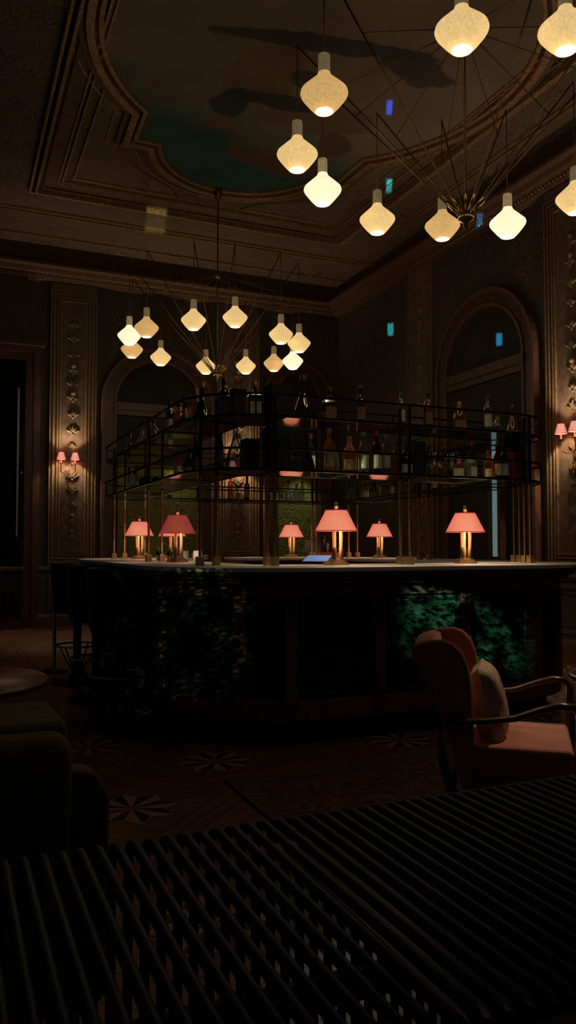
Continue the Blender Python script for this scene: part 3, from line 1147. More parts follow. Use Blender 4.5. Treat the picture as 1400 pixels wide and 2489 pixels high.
# ================================================================== BOTTLES
PROF = {
    'tall': ([(0.0, 0), (0.036, 0.0), (0.038, 0.006), (0.038, 0.19), (0.034, 0.215), (0.017, 0.245), (0.0145, 0.26), (0.0145, 0.31), (0.016, 0.312), (0.016, 0.32), (0.0, 0.32)], 0.32, (0.05, 0.15)),
    'round': ([(0.0, 0), (0.046, 0.0), (0.05, 0.01), (0.052, 0.12), (0.046, 0.155), (0.024, 0.19), (0.0165, 0.205), (0.0165, 0.25), (0.0, 0.25)], 0.25, (0.03, 0.1)),
    'square': ([(0.0, 0), (0.052, 0.0), (0.055, 0.005), (0.055, 0.15), (0.048, 0.172), (0.02, 0.195), (0.0155, 0.21), (0.0155, 0.255), (0.0, 0.255)], 0.255, (0.03, 0.12)),
    'bell': ([(0.0, 0), (0.058, 0.0), (0.062, 0.012), (0.06, 0.05), (0.044, 0.11), (0.026, 0.16), (0.016, 0.2), (0.015, 0.275), (0.018, 0.277), (0.018, 0.285), (0.0, 0.285)], 0.285, (0.02, 0.06)),
    'slim': ([(0.0, 0), (0.03, 0.0), (0.032, 0.005), (0.032, 0.2), (0.026, 0.23), (0.0135, 0.255), (0.013, 0.3), (0.0, 0.3)], 0.30, (0.06, 0.16)),
}
BOT = {}


def bottle(kind, colour, cap, lab, x, y, z, label, rz, group, scale=1.0):
    key = (kind, colour, cap, lab)
    if key not in BOT:
        prof, h, (l0, l1) = PROF[kind]
        n = 4 if kind == 'square' else 18
        k = 1.3 if kind == 'square' else 1.0
        mb = MB()
        if n == 4:
            mb.lathe([(r * (k if r > 0.03 else 1), zz) for r, zz in prof], n=4, rot=pi / 4, smooth=False)
        else:
            mb.lathe(prof, n=n)
        g = mb.build('bottle', GL[colour])
        if n == 4:
            bv = g.modifiers.new('bevel', 'BEVEL')
            bv.width = 0.008
            bv.segments = 3
        r = prof[-2][0]
        MB().lathe([(r + 0.0015, h - 0.028), (r + 0.002, h + 0.012), (0, h + 0.013)], n=12).build(
            'cap', M[{'b': 'cap_black', 'r': 'cap_red', 'g': 'cap_gold'}[cap]], g)
        if lab:
            mb = MB()
            R = (max(q[0] for q in prof if l0 - 0.02 <= q[1] <= l1 + 0.05)) + 0.0012
            if n == 4:
                w = R * k * 0.7071 + 0.0015
                mb.box((0, -w, (l0 + l1) / 2), (w * 1.5, 0.001, l1 - l0))
            elif kind == 'bell':
                mb.lathe([(0.0625, l0), (0.0605, l1)], n=18)
            else:
                vs, fs = [], []
                for i in range(13):
                    a = -pi / 2 + radians(-75 + 150 * i / 12)
                    vs += [(R * cos(a), R * sin(a), l0), (R * cos(a), R * sin(a), l1)]
                fs = [(2 * i, 2 * i + 2, 2 * i + 3, 2 * i + 1) for i in range(12)]
                mb.add(vs, fs, True)
            mb.build('paper_label', M['label' if lab == 'w' else 'label_dark'], g)
        BOT[key] = g
        o = g
    else:
        o = copy_tree(BOT[key])
    o.location = (x, y, z + 0.009)
    o.scale = (scale,) * 3
    o.rotation_euler = (0, 0, rz)
    return tag(o, label, 'bottle', group)


CN = {'amber': 'amber', 'brown': 'brown', 'clear': 'clear glass', 'dark': 'black glass', 'green': 'green', 'red': 'red'}
KN = {'tall': 'tall straight', 'round': 'stout round', 'square': 'square', 'bell': 'bell shaped', 'slim': 'slim'}
PN = {'b': 'black cap', 'r': 'red cap', 'g': 'cork cap'}
LN = {'w': 'pale label', 'd': 'brown label', '': 'no label'}
ORD = 'first second third fourth fifth sixth seventh eighth ninth tenth eleventh twelfth thirteenth fourteenth fifteenth sixteenth seventeenth eighteenth nineteenth twentieth'.split()


def row(items, where, group, z, origin, rot=0.0):
    for i, (x, y, kind, colour, cap, lab, sc) in enumerate(items):
        lb = '%s %s bottle with %s, %s from %s, %s' % (KN[kind], CN[colour], LN[lab] if lab else PN[cap], ORD[i], origin, where)
        bottle(kind, colour, cap, lab, x, y, z, lb, rot + random.uniform(-0.3, 0.3), group, sc)


row([(1.69, 4.99, 'round', 'brown', 'b', '', 1.0), (1.925, 5.03, 'square', 'dark', 'g', 'w', 1.0), (2.27, 4.98, 'bell', 'brown', 'b', '', 1.1),
     (2.49, 5.0, 'square', 'brown', 'b', 'd', 1.0), (2.73, 4.98, 'tall', 'brown', 'b', 'd', 0.9), (3.07, 4.97, 'slim', 'clear', 'b', 'w', 0.85),
     (3.31, 4.98, 'tall', 'amber', 'b', 'd', 0.93), (3.60, 4.98, 'round', 'amber', 'g', 'd', 0.92), (3.86, 4.97, 'slim', 'clear', 'b', 'w', 0.98),
     (4.02, 5.05, 'round', 'clear', 'g', '', 0.62), (4.17, 5.05, 'bell', 'amber', 'b', 'd', 0.92), (4.30, 5.2, 'round', 'clear', 'b', '', 0.8), (4.28, 5.4, 'slim', 'dark', 'b', '', 0.8)],
    'upper front shelf', 'bottles on the upper front shelf', 2.117, 'left end')
row([(1.67, 5.02, 'slim', 'dark', 'b', 'd', 0.8), (1.76, 4.96, 'bell', 'clear', 'b', '', 1.12), (2.31, 5.0, 'bell', 'dark', 'b', '', 0.95), (2.37, 5.07, 'tall', 'clear', 'g', 'w', 0.88),
     (2.47, 4.97, 'tall', 'amber', 'g', 'd', 0.98), (2.55, 5.07, 'round', 'clear', 'r', '', 0.92), (2.63, 4.96, 'round', 'amber', 'g', 'd', 1.05),
     (2.75, 4.97, 'tall', 'clear', 'g', 'w', 0.95), (2.80, 5.09, 'slim', 'clear', 'r', 'w', 0.85), (2.85, 4.96, 'tall', 'red', 'r', 'w', 0.98), (2.945, 4.98, 'slim', 'clear', 'g', 'w', 1.0),
     (3.10, 4.96, 'round', 'green', 'b', 'w', 0.9), (3.11, 5.11, 'slim', 'amber', 'b', '', 0.9), (3.58, 4.98, 'round', 'amber', 'b', 'w', 0.8), (3.69, 4.98, 'square', 'clear', 'b', 'w', 0.82),
     (3.79, 5.08, 'tall', 'brown', 'r', 'd', 0.95), (3.87, 4.98, 'round', 'amber', 'r', 'd', 0.9), (3.97, 5.0, 'tall', 'red', 'b', 'w', 0.9),
     (4.06, 5.03, 'tall', 'dark', 'b', 'w', 0.95), (4.43, 5.3, 'slim', 'clear', 'r', '', 0.8)],
    'lower front shelf', 'bottles on the lower front shelf', 1.757, 'left end')
row([(1.68, 8.0, 'bell', 'clear', 'b', '', 1.0), (1.66, 7.85, 'slim', 'red', 'r', '', 0.8), (1.7, 7.6, 'round', 'clear', 'g', '', 0.95), (1.66, 7.3, 'bell', 'clear', 'b', '', 1.05),
     (1.68, 7.08, 'tall', 'amber', 'r', '', 0.8), (1.65, 6.82, 'round', 'clear', 'b', 'd', 0.98), (1.7, 6.5, 'bell', 'clear', 'g', '', 0.95), (1.66, 6.3, 'slim', 'dark', 'b', 'w', 1.1),
     (1.68, 6.08, 'round', 'amber', 'b', 'w', 1.1), (1.66, 5.85, 'bell', 'red', 'b', '', 0.95), (1.68, 5.62, 'slim', 'amber', 'g', '', 1.0), (1.66, 5.4, 'bell', 'dark', 'g', '', 1.05)],
    'upper left shelf run', 'bottles on the upper left shelf run', 2.117, 'back')
row([(1.68, 8.0, 'slim', 'clear', 'b', '', 0.95), (1.7, 7.8, 'round', 'clear', 'b', 'w', 0.9), (1.66, 7.55, 'bell', 'clear', 'g', '', 0.9), (1.67, 6.1, 'slim', 'amber', 'b', 'w', 0.8),
     (1.7, 5.85, 'round', 'dark', 'b', 'w', 0.95), (1.66, 5.55, 'tall', 'dark', 'r', 'd', 0.9)],
    'lower left shelf run', 'bottles on the lower left shelf run', 1.757, 'back')
kinds = ['square', 'slim', 'tall', 'round', 'slim', 'square', 'tall', 'slim', 'round', 'tall', 'slim', 'round']
cols = ['clear', 'amber', 'clear', 'green', 'clear', 'clear', 'amber', 'red', 'clear', 'clear', 'green', 'brown']
row([(4.27 + random.uniform(-0.06, 0.06), y, kinds[i], cols[i], 'bgr'[i % 3], 'wd'[i % 2] if i % 4 else '', random.uniform(0.68, 0.85)) for i, y in
     enumerate([7.95, 7.8, 7.66, 7.52, 7.38, 7.24, 7.1, 6.92, 6.75, 6.55, 6.35, 6.1])],
    'lower right shelf run', 'bottles on the lower right shelf run', 1.757, 'back')
row([(3.62, 8.36, 'bell', 'clear', 'b', '', 0.85), (3.7, 8.3, 'round', 'clear', 'g', '', 0.8), (3.8, 8.36, 'slim', 'clear', 'b', '', 0.8), (3.1, 8.34, 'tall', 'green', 'b', 'd', 0.85),
     (2.9, 8.34, 'slim', 'amber', 'b', '', 0.9), (2.0, 8.36, 'round', 'amber', 'b', '', 0.85), (2.2, 8.34, 'slim', 'clear', 'r', 'w', 0.85)],
    'lower rear shelf', 'bottles on the lower rear shelf run', 1.757, 'green lit end')

# tumblers and stemmed glasses
tum = MB().lathe([(0.0, 0.004), (0.028, 0.004), (0.031, 0.0), (0.036, 0.1), (0.034, 0.1), (0.03, 0.01), (0.0, 0.01)], n=16).build('tumbler', M['clear'])
stem = MB().lathe([(0.0, 0.0), (0.033, 0.0), (0.032, 0.003), (0.006, 0.008), (0.0045, 0.02), (0.0045, 0.085), (0.018, 0.1), (0.036, 0.125), (0.04, 0.155), (0.033, 0.19), (0.031, 0.19), (0.037, 0.155), (0.033, 0.127), (0.0, 0.105)], n=16).build('wine_glass', M['clear'])
first_t, first_s = [True], [True]


def glasses(proto, flag, spots, cat, label, group):
    for i, (x, y, z) in enumerate(spots):
        o = proto if flag[0] else proto.copy()
        if not flag[0]:
            COL.objects.link(o)
        flag[0] = False
        o.location = (x, y, z)
        tag(o, label % ORD[i] if '%s' in label else label, cat, group)


glasses(tum, first_t, [(1.60 + 0.085 * (i % 3), 6.75 + 0.09 * (i // 3), 1.766) for i in range(12)], 'glass',
        'clear tumbler in the block of tumblers on the lower left shelf run', 'tumblers on the lower left shelf run')
glasses(tum, first_t, [(3.38 + 0.08 * (i % 3), 8.3 + 0.085 * (i // 3), 1.766) for i in range(6)], 'glass',
        'clear tumbler lined up before the green damask on the rear shelf', 'tumblers on the rear shelf')
glasses(stem, first_s, [(3.33 + 0.08 * i, 4.93 + 0.06 * (i % 2), 1.766) for i in range(3)] + [(3.33 + 0.08 * i, 5.09, 1.766) for i in range(3)], 'glass',
        'clear stemmed glass beside the centre post on the lower front shelf', 'stemmed glasses on the lower front shelf')
glasses(stem, first_s, [(3.60 + 0.09 * i, 5.1, 1.766) for i in range(2)] + [(2.2, 5.03, 1.766)], 'glass',
        'clear stemmed glass, %s from the right of three loose ones, lower front shelf', 'loose stemmed glasses on the lower front shelf')


def carton(name, label, x, y, z, d, m, rz=0.0, cat='box', group=None):
    t = thing(name, label, cat, (x, y, z + 0.009), rz, group)
    MB().box((0, 0, d[2] / 2), d).build('carton_body', m, t, bevel=0.003)
    MB().box((0, 0, d[2] - 0.01), (d[0] + 0.003, d[1] + 0.003, 0.02)).build('lid', m, t, bevel=0.002)
    return t


carton('gift_box', 'black upright carton on lower front shelf left of the centre post', 3.215, 5.0, 1.757, (0.1, 0.12, 0.27), M['box_black'])
carton('gift_box', 'large black box on lower front shelf near the left post pair', 2.08, 5.0, 1.757, (0.16, 0.16, 0.31), M['box_black'])
carton('gift_box', 'black box on the lower shelf at the left front corner', 1.89, 5.03, 1.757, (0.1, 0.12, 0.22), M['box_black'])
carton('gift_box', 'wide black box on the upper shelf above the left front corner', 2.10, 5.02, 2.117, (0.17, 0.15, 0.25), M['box_black'])
carton('gift_box', 'low black box beside the bell shaped bottle on the upper shelf', 1.80, 5.03, 2.117, (0.09, 0.1, 0.2), M['box_black'])
carton('gift_box', 'magenta and black carton on the lower shelf at the right front corner', 4.17, 5.05, 1.757, (0.1, 0.1, 0.24), M['box_magenta'], 0.2)
carton('gift_box', 'tall black carton right of the magenta carton on lower shelf', 4.31, 5.18, 1.757, (0.11, 0.11, 0.3), M['box_black'], 0.4)

# things on the counters
t = thing('payment_terminal', 'dark tilted payment terminal on the rear counter beside the small pink lamp', 'terminal', (3.97, 8.42, 1.12), -0.4)
MB().box((0, 0, 0.01), (0.13, 0.1, 0.02)).tube([(0, 0.02, 0.02), (0, 0.03, 0.12)], 0.012).build('stand', M['black_plastic'], t)
s = MB().box((0, 0, 0.12), (0.2, 0.016, 0.2), Matrix.Rotation(radians(-24), 3, 'X') @ Matrix.Rotation(radians(12), 3, 'Y')).build('screen', M['black_plastic'], t, bevel=0.004)
MB().box((0, -0.008, 0.12), (0.17, 0.006, 0.17), Matrix.Rotation(radians(-24), 3, 'X') @ Matrix.Rotation(radians(12), 3, 'Y')).build('display', M['screen_grey'], s)
t = thing('tablet', 'tablet with a blue lit screen on the front counter behind the pink lamp', 'tablet', (2.52, 5.27, 1.12), -0.75)
rm = Matrix.Rotation(radians(17), 3, 'X')
MB().box((0, 0, 0.035), (0.2, 0.15, 0.01), rm).build('case', M['black_plastic'], t, bevel=0.003)
MB().box((0, 0, 0.041), (0.185, 0.135, 0.003), rm).build('screen', M['screen_blue'], t)
MB().box((0, 0.055, 0.022), (0.12, 0.01, 0.044)).build('stand', M['black_plastic'], t)

t = thing('decanter_tray', 'red lacquer box beneath two crystal decanters on the rear counter', 'tray', (4.1, 8.22, 1.12), -0.4)
MB().box((0, 0, 0.025), (0.28, 0.15, 0.05)).build('tray_body', M['red_tray'], t, bevel=0.004)
MB().ring([(0.145, -0.08), (0.145, 0.08), (-0.145, 0.08), (-0.145, -0.08)], [(0.13, -0.065), (0.13, 0.065), (-0.13, 0.065), (-0.13, -0.065)], 0.045, 0.06).build('rim', M['red_tray'], t)
for i, dx in enumerate((-0.065, 0.065)):
    t = thing('decanter', ('crystal decanter with ball stopper, nearer the terminal', 'crystal decanter with ball stopper, nearer the large front lamp')[i] + ', on the red box', 'decanter',
              (4.1 + dx * cos(-0.4), 8.22 + dx * sin(-0.4), 1.171), 0, 'crystal decanters on the red box')
    MB().lathe([(0, 0), (0.045, 0), (0.05, 0.01), (0.05, 0.09), (0.042, 0.115), (0.017, 0.125), (0.014, 0.16), (0.02, 0.165)], n=8, smooth=False).build('decanter_body', M['clear'], t)
    MB().lathe([(0.01, 0.16), (0.012, 0.172)], n=8).ball((0, 0, 0.193), 0.024, 8).build('stopper', M['clear'], t)
# bar caddy, jars and stacked dishes on the left run
for i, (x, y, lb) in enumerate([(1.86, 7.45, 'small dark bitters bottle at the back of the three on the left run'), (1.90, 7.2, 'small dark bitters bottle in the middle of the left run three'),
                                (1.84, 6.95, 'small dark bitters bottle nearest the dim lamp on the left run')]):
    t = thing('bitters_bottle', lb, 'bottle', (x, y, 1.12), 0.2 * i, 'bitters bottles on the left run')
    MB().lathe([(0, 0), (0.022, 0), (0.023, 0.07), (0.01, 0.085), (0.008, 0.1)], n=12).build('bitters_body', GL['dark'], t)
    MB().lathe([(0.01, 0.095), (0.01, 0.118), (0, 0.12)], n=10).build('cap', M['white_ceramic'], t)
for i, (x, y, lb) in enumerate([(2.0, 6.62, 'squat pale jar right of the dim rust lamp'), (1.96, 6.9, 'squat pale jar behind the dim rust lamp')]):
    t = thing('jar', lb, 'jar', (x, y, 1.12), 0, 'pale jars by the dim lamp')
    MB().lathe([(0, 0), (0.04, 0), (0.042, 0.07), (0.036, 0.08)], n=18).build('jar_body', M['white_ceramic'], t)
    MB().lathe([(0.038, 0.078), (0.038, 0.092), (0, 0.094)], n=18).build('lid', M['white_ceramic'], t)
for k in range(3):
    tag(MB().lathe([(0, 0.0), (0.04, 0.0), (0.085, 0.014), (0.083, 0.017), (0.04, 0.004), (0, 0.004)], n=28).build('plate', M['white_ceramic'], loc=(2.13, 6.98, 1.121 + 0.016 * k)),
        'white saucer on the left counter run, %s of its stack' % ('lowest', 'middle', 'topmost')[k], 'plate', 'stacked white saucers')

# ================================================================== BAR STOOLS


def stool():
    t = thing('bar_stool', None, 'bar stool')
    MB().lathe([(0, 0), (0.225, 0), (0.23, 0.008), (0.225, 0.02), (0.08, 0.03), (0.05, 0.045), (0, 0.045)], n=40).build('base', M['black_metal'], t)
    MB().lathe([(0.07, 0.04), (0.07, 0.06), (0.048, 0.09), (0.036, 0.2), (0.036, 0.66), (0, 0.66)], n=20).build('column', M['black_metal'], t)
    ring = [(0.2 * cos(2 * pi * i / 32), 0.2 * sin(2 * pi * i / 32), 0.34) for i in range(32)]
    f = MB().tube(ring, 0.009, 8, closed=True).build('foot_ring', M['chrome'], t)
    for k in range(4):
        a = pi / 4 + k * pi / 2
        MB().tube([(0.2 * cos(a), 0.2 * sin(a), 0.34), (0.05 * cos(a), 0.05 * sin(a), 0.1)], 0.007, 6).build('strut', M['black_metal'], f)
    MB().lathe([(0, 0.64), (0.16, 0.64), (0.21, 0.66), (0.225, 0.7), (0.22, 0.75), (0.2, 0.765), (0, 0.77)], n=32).build('seat', M['stool'], t)
    mb = MB()
    vs, fs = [], []
    na, nz = 28, 7
    for i in range(na + 1):
        a = radians(62 + 236 * i / na)
        e = abs(i / na - 0.5) * 2
        top = 1.085 - 0.17 * max(0, e - 0.55) ** 1.5 * 4
        for rr in (0, 1):
            for j in range(nz + 1):
                z = 0.64 + (top - 0.64) * j / nz
                R = 0.205 + 0.045 * (j / nz) ** 0.7 - (0.035 if rr else 0)
                vs.append((R * cos(a), R * sin(a), z))
    st = 2 * (nz + 1)
    for i in range(na):
        for j in range(nz):
            a0, b0 = i * st + j, (i + 1) * st + j
            fs.append((a0, b0, b0 + 1, a0 + 1))
            fs.append((a0 + nz + 1, a0 + nz + 2, b0 + nz + 2, b0 + nz + 1))
        a0, b0 = i * st, (i + 1) * st
        fs.append((a0 + nz, b0 + nz, b0 + 2 * nz + 1, a0 + 2 * nz + 1))
        fs.append((a0, a0 + nz + 1, b0 + nz + 1, b0))
    for i in (0, na):
        for j in range(nz):
            a0 = i * st + j
            fs.append((a0, a0 + 1, a0 + nz + 2, a0 + nz + 1))
    b = mb.add(vs, fs, True).build('backrest', M['stool'], t)
    rim = []
    for i in range(na + 1):
        a = radians(62 + 236 * i / na)
        e = abs(i / na - 0.5) * 2
        rim.append((0.235 * cos(a), 0.235 * sin(a), 1.088 - 0.17 * max(0, e - 0.55) ** 1.5 * 4))
    MB().tube(rim, 0.008, 6).build('piping', M['stool'], b)
    return t


st0 = stool()
for i, (x, y, lb) in enumerate([(1.16, 5.62, 'black leather tub bar stool nearest the camera at the bar side'), (1.15, 6.55, 'black leather tub bar stool in the middle of the row at the bar side'),
                                (1.13, 7.45, 'black leather tub bar stool farthest along the bar side row')]):
    o = st0 if i == 0 else copy_tree(st0)
    o.location = (x - 0.03, y, 0)
    o.rotation_euler = (0, 0, 0.1 * (i - 1))
    tag(o, lb, 'bar stool', 'black tub bar stools')
t = thing('chrome_stand', 'slim bright metal pole stand behind the farthest bar stool', 'stand', (0.98, 8.15, 0))
MB().lathe([(0, 0), (0.14, 0), (0.14, 0.012), (0.02, 0.03), (0, 0.03)], n=24).build('base', M['black_metal'], t)
MB().lathe([(0.018, 0.02), (0.018, 0.75), (0, 0.75)], n=12).build('pole', M['chrome'], t)

# ================================================================== RUST WING CHAIR
wc = thing('wing_armchair', 'rust brown wing armchair with dark polished wooden arms on the rug', 'armchair', (2.235, 2.755, 0.016), radians(-40))


def side_wing(y0, y1):
    out = [(-.19, .27), (-.235, .47), (-.305, .64), (-.365, .775), (-.378, .805), (-.365, .822), (-.32, .838), (-.26, .845), (-.215, .832),
           (-.18, .795), (-.16, .745), (-.148, .68), (-.142, .56), (-.14, .45), (-.14, .27)]
    n = len(out)
    V = [(x, y0, z) for x, z in out] + [(x, y1, z) for x, z in out]
    F = [tuple(range(n)), tuple(range(2 * n - 1, n - 1, -1))] + [(i, (i + 1) % n, n + (i + 1) % n, n + i) for i in range(n)]
    o = MB().add(V, F).build('wing', M['chair_cloth'], wc, bevel=0.012, seg=3)
    for y in (y0, y1):
        MB().tube([(x, y, z) for x, z in out[1:-1]], 0.0045, 6).build('piping', M['chair_cloth'], o)
    return o


side_wing(-0.29, -0.235)
side_wing(0.235, 0.29)
back = [(-.19, .27), (-.235, .47), (-.305, .64), (-.365, .775), (-.378, .805), (-.372, .822), (-.34, .835), (-.31, .825), (-.30, .79), (-.235, .62), (-.17, .45), (-.14, .27)]
n = len(back)
cols = 12
V = []
for i in range(cols + 1):
    y = -0.245 + 0.49 * i / cols
    bow = 0.02 * (1 - (2 * i / cols - 1) ** 2)
    V += [(x - bow * (z - 0.27), y, z + bow * 0.8 * (z > 0.7)) for x, z in back]
F = [(i * n + k, i * n + (k + 1) % n, (i + 1) * n + (k + 1) % n, (i + 1) * n + k) for i in range(cols) for k in range(n)]
F += [tuple(range(n)), tuple(cols * n + k for k in range(n - 1, -1, -1))]
MB().add(V, F, True).build('backrest', M['chair_cloth'], wc)
MB().box((0.035, 0, 0.365), (0.43, 0.53, 0.13)).build('seat', M['chair_cloth'], wc, bevel=0.022, seg=4)
MB().box((0.02, 0, 0.245), (0.42, 0.52, 0.12)).build('seat_skirt', M['chair_cloth'], wc, bevel=0.01)
for sy in (-1, 1):
    y = sy * 0.325
    pts = [(-0.265, y, 0.44), (-0.262, y, 0.50), (-0.24, y, 0.528), (-0.19, y, 0.535), (-0.08, y, 0.542), (0.03, y, 0.56), (0.12, y, 0.595), (0.19, y, 0.617), (0.245, y, 0.615), (0.27, y, 0.585)]
    MB().tube(pts, [0.012, 0.016, 0.02, 0.021, 0.021, 0.022, 0.024, 0.027, 0.026, 0.02], 10, flat=0.6).build('armrest', M['chair_wood'], wc)
    MB().tube([(0.268, y, 0.60), (0.268, y, 0.4), (0.262, y, 0.2), (0.25, y, 0.0)], [0.02, 0.024, 0.02, 0.012], 10).build('leg', M['chair_wood'], wc)
    MB().tube([(-0.265, y, 0.46), (-0.25, y, 0.36), (-0.22, y, 0.25), (-0.30, y, 0.0)], [0.013, 0.02, 0.024, 0.013], 10).build('leg', M['chair_wood'], wc)
    MB().tube([(-0.22, y, 0.25), (0.262, y, 0.27)], 0.016, 8).build('side_rail', M['chair_wood'], wc)
# lumbar cushion leaning on the back
vs = []
n = 18
V, F = [], []
for s_ in (1, -1):
    o0 = len(V)
    for i in range(n + 1):
        for j in range(n + 1):
            u, v = -1 + 2 * i / n, -1 + 2 * j / n
            h = 0.07 * (max(0, 1 - u ** 4) * max(0, 1 - v ** 4)) ** 0.55
            h += 0.006 * sin(9 * u + 3 * v) * (1 - abs(v)) * (h > 0.01)
            k = 1 - 0.06 * (1 - abs(u * v))
            V.append((s_ * h, u * 0.17 * k, v * 0.165 * k))
    for i in range(n):
        for j in range(n):
            a = o0 + i * (n + 1) + j
            F.append((a, a + n + 1, a + n + 2, a + 1) if s_ > 0 else (a, a + 1, a + n + 2, a + n + 1))
cush = MB().add(V, F, True).build('throw_cushion', M['cushion_cloth'], fix=True)
cr = Matrix.Rotation(radians(-40), 4, 'Z')
cush.matrix_world = Matrix.Translation(Vector((2.235, 2.755, 0.016)) + cr @ Vector((-0.085, -0.03, 0.565))) @ cr @ Matrix.Rotation(radians(-12), 4, 'Y')
tag(cush, 'beige plush cushion leaning against the back of the rust wing armchair', 'cushion')

# side table at the right edge
t = thing('side_table', 'small round silver topped side table beside the armchair, cut by the frame', 'side table', (2.87, 2.83, 0.013))
MB().lathe([(0, 0.60), (0.15, 0.60), (0.165, 0.612), (0.165, 0.63), (0.155, 0.63), (0.15, 0.616), (0.11, 0.614), (0.105, 0.622), (0.1, 0.614), (0, 0.614)], n=40).build('tabletop', M['silver'], t)
MB().lathe([(0.016, 0.02), (0.016, 0.6)], n=12).build('pole', M['black_metal'], t)
MB().lathe([(0, 0), (0.15, 0), (0.15, 0.01), (0.03, 0.025), (0, 0.025)], n=30).build('base', M['black_metal'], t)

# ================================================================== OLIVE SEATS AND ROUND TABLE
oc = thing('armchair', 'dark olive velvet armchair seen from behind at the lower left', 'armchair', (-0.06, 2.19, 0))
vs, fs = [], []
MB().box((0, -0.27, 0.52), (0.66, 0.13, 0.60), Matrix.Rotation(radians(6), 3, 'X')).build('backrest', M['olive_cloth'], oc, bevel=0.05, seg=5)
for sx in (-1, 1):
    pr = []
    mb = MB()
    ys = [-0.26, -0.15, 0.0, 0.15, 0.28, 0.34]
    hs = [0.72, 0.71, 0.67, 0.62, 0.58, 0.5]
    V = []
    for y, h in zip(ys, hs):
        for (dx, dz) in ((-0.07, 0.16), (0.075, 0.16), (0.085, h - 0.08), (0.055, h - 0.015), (0.0, h), (-0.055, h - 0.02), (-0.07, h - 0.08)):
            V.append((sx * (0.345 + dx), y, dz))
    F = [(a * 7 + k, a * 7 + (k + 1) % 7, (a + 1) * 7 + (k + 1) % 7, (a + 1) * 7 + k) for a in range(5) for k in range(7)]
    F += [tuple(range(7)), tuple(range(41, 34, -1))]
    mb.add(V, F, True)
    a = mb.build('armrest', M['olive_cloth'], oc)
    sb = a.modifiers.new('bevel', 'BEVEL')
    sb.width = 0.02
    sb.segments = 3
MB().box((0, 0.06, 0.37), (0.56, 0.56, 0.16)).build('seat', M['olive_cloth'], oc, bevel=0.04, seg=4)
MB().box((0, 0.02, 0.22), (0.6, 0.6, 0.12)).build('seat_frame', M['olive_cloth'], oc, bevel=0.02)
for sx in (-1, 1):
    for sy in (-1, 1):
        MB().tube([(sx * 0.3, sy * 0.27, 0.18), (sx * 0.31, sy * 0.28, 0)], [0.022, 0.014], 8).build('leg', M['black_metal'], oc)
pf = thing('upholstered_stool', 'moss green velvet low stool between the round table and armchair', 'stool', (0.2, 3.95, 0), 0.05)
MB().box((0, 0, 0.385), (0.60, 0.56, 0.15)).build('seat', M['olive_green'], pf, bevel=0.045, seg=5)
MB().box((0, 0, 0.29), (0.56, 0.52, 0.06)).build('seat_frame', M['olive_green'], pf, bevel=0.01)
for sx in (-1, 1):
    for sy in (-1, 1):
        MB().tube([(sx * 0.24, sy * 0.22, 0.27), (sx * 0.26, sy * 0.24, 0)], [0.026, 0.016], 8).build('leg', M['black_metal'], pf)
rt = thing('round_table', 'dark round wooden table cut by the left edge of the room view', 'table', (-0.02, 3.36, 0))
MB().lathe([(0, 0.69), (0.36, 0.69), (0.395, 0.7), (0.40, 0.712), (0.395, 0.724), (0, 0.725)], n=56).build('tabletop', M['table_wood'], rt)
MB().lathe([(0.035, 0.03), (0.03, 0.1), (0.03, 0.69)], n=16).build('column', M['black_metal'], rt)
MB().lathe([(0, 0), (0.2, 0), (0.2, 0.012), (0.04, 0.035), (0, 0.035)], n=32).build('base', M['black_metal'], rt)

# ================================================================== SLATTED COVER UNDER THE WINDOW
rc = thing('radiator_cover', 'black slatted radiator cover with bent slats filling the foreground', 'radiator cover', (0.0, 0.0, 0))
YF, YN, ZT = 1.235, 0.62, 0.80
first = None
k = 0
x = -0.16
while x < 1.36:
    if first is None:
        pts = [(0, YN, ZT - 0.06), (0, YN + 0.005, ZT - 0.02), (0, YN + 0.03, ZT)]
        pts += [(0, YF - 0.045, ZT), (0, YF - 0.018, ZT - 0.008), (0, YF - 0.003, ZT - 0.03), (0, YF, ZT - 0.06), (0, YF + 0.0, 0.02)]
        first = MB().tube(pts, 0.0078, 8, flat=1.0).build('slat', M['radiator'], rc)
        o = first
        o.location = (x, 0, 0)
    else:
        o = first.copy()
        COL.objects.link(o)
        o.location = (x, 0, 0)
    x += 0.0265
MB().box((0.6, YF - 0.018, 0.50), (1.56, 0.018, 0.05)).build('cross_rail', M['radiator'], rc)
MB().box((0.6, YF - 0.018, 0.10), (1.56, 0.018, 0.05)).build('cross_rail', M['radiator'], rc)
MB().box((0.6, YN + 0.02, ZT - 0.03), (1.56, 0.02, 0.03)).build('cross_rail', M['radiator'], rc)
MB().box((0.95, 0.90, ZT - 0.05), (0.9, 0.62, 0.02)).build('backing_board', M['black_plastic'], rc)
MB().box((0.6, 0.44, ZT - 0.02), (1.56, 0.34, 0.03)).build('window_board', mat('matt black board', (0.008, 0.008, 0.008), 0.9), rc)

# ================================================================== CHANDELIERS
RAD = 1.14


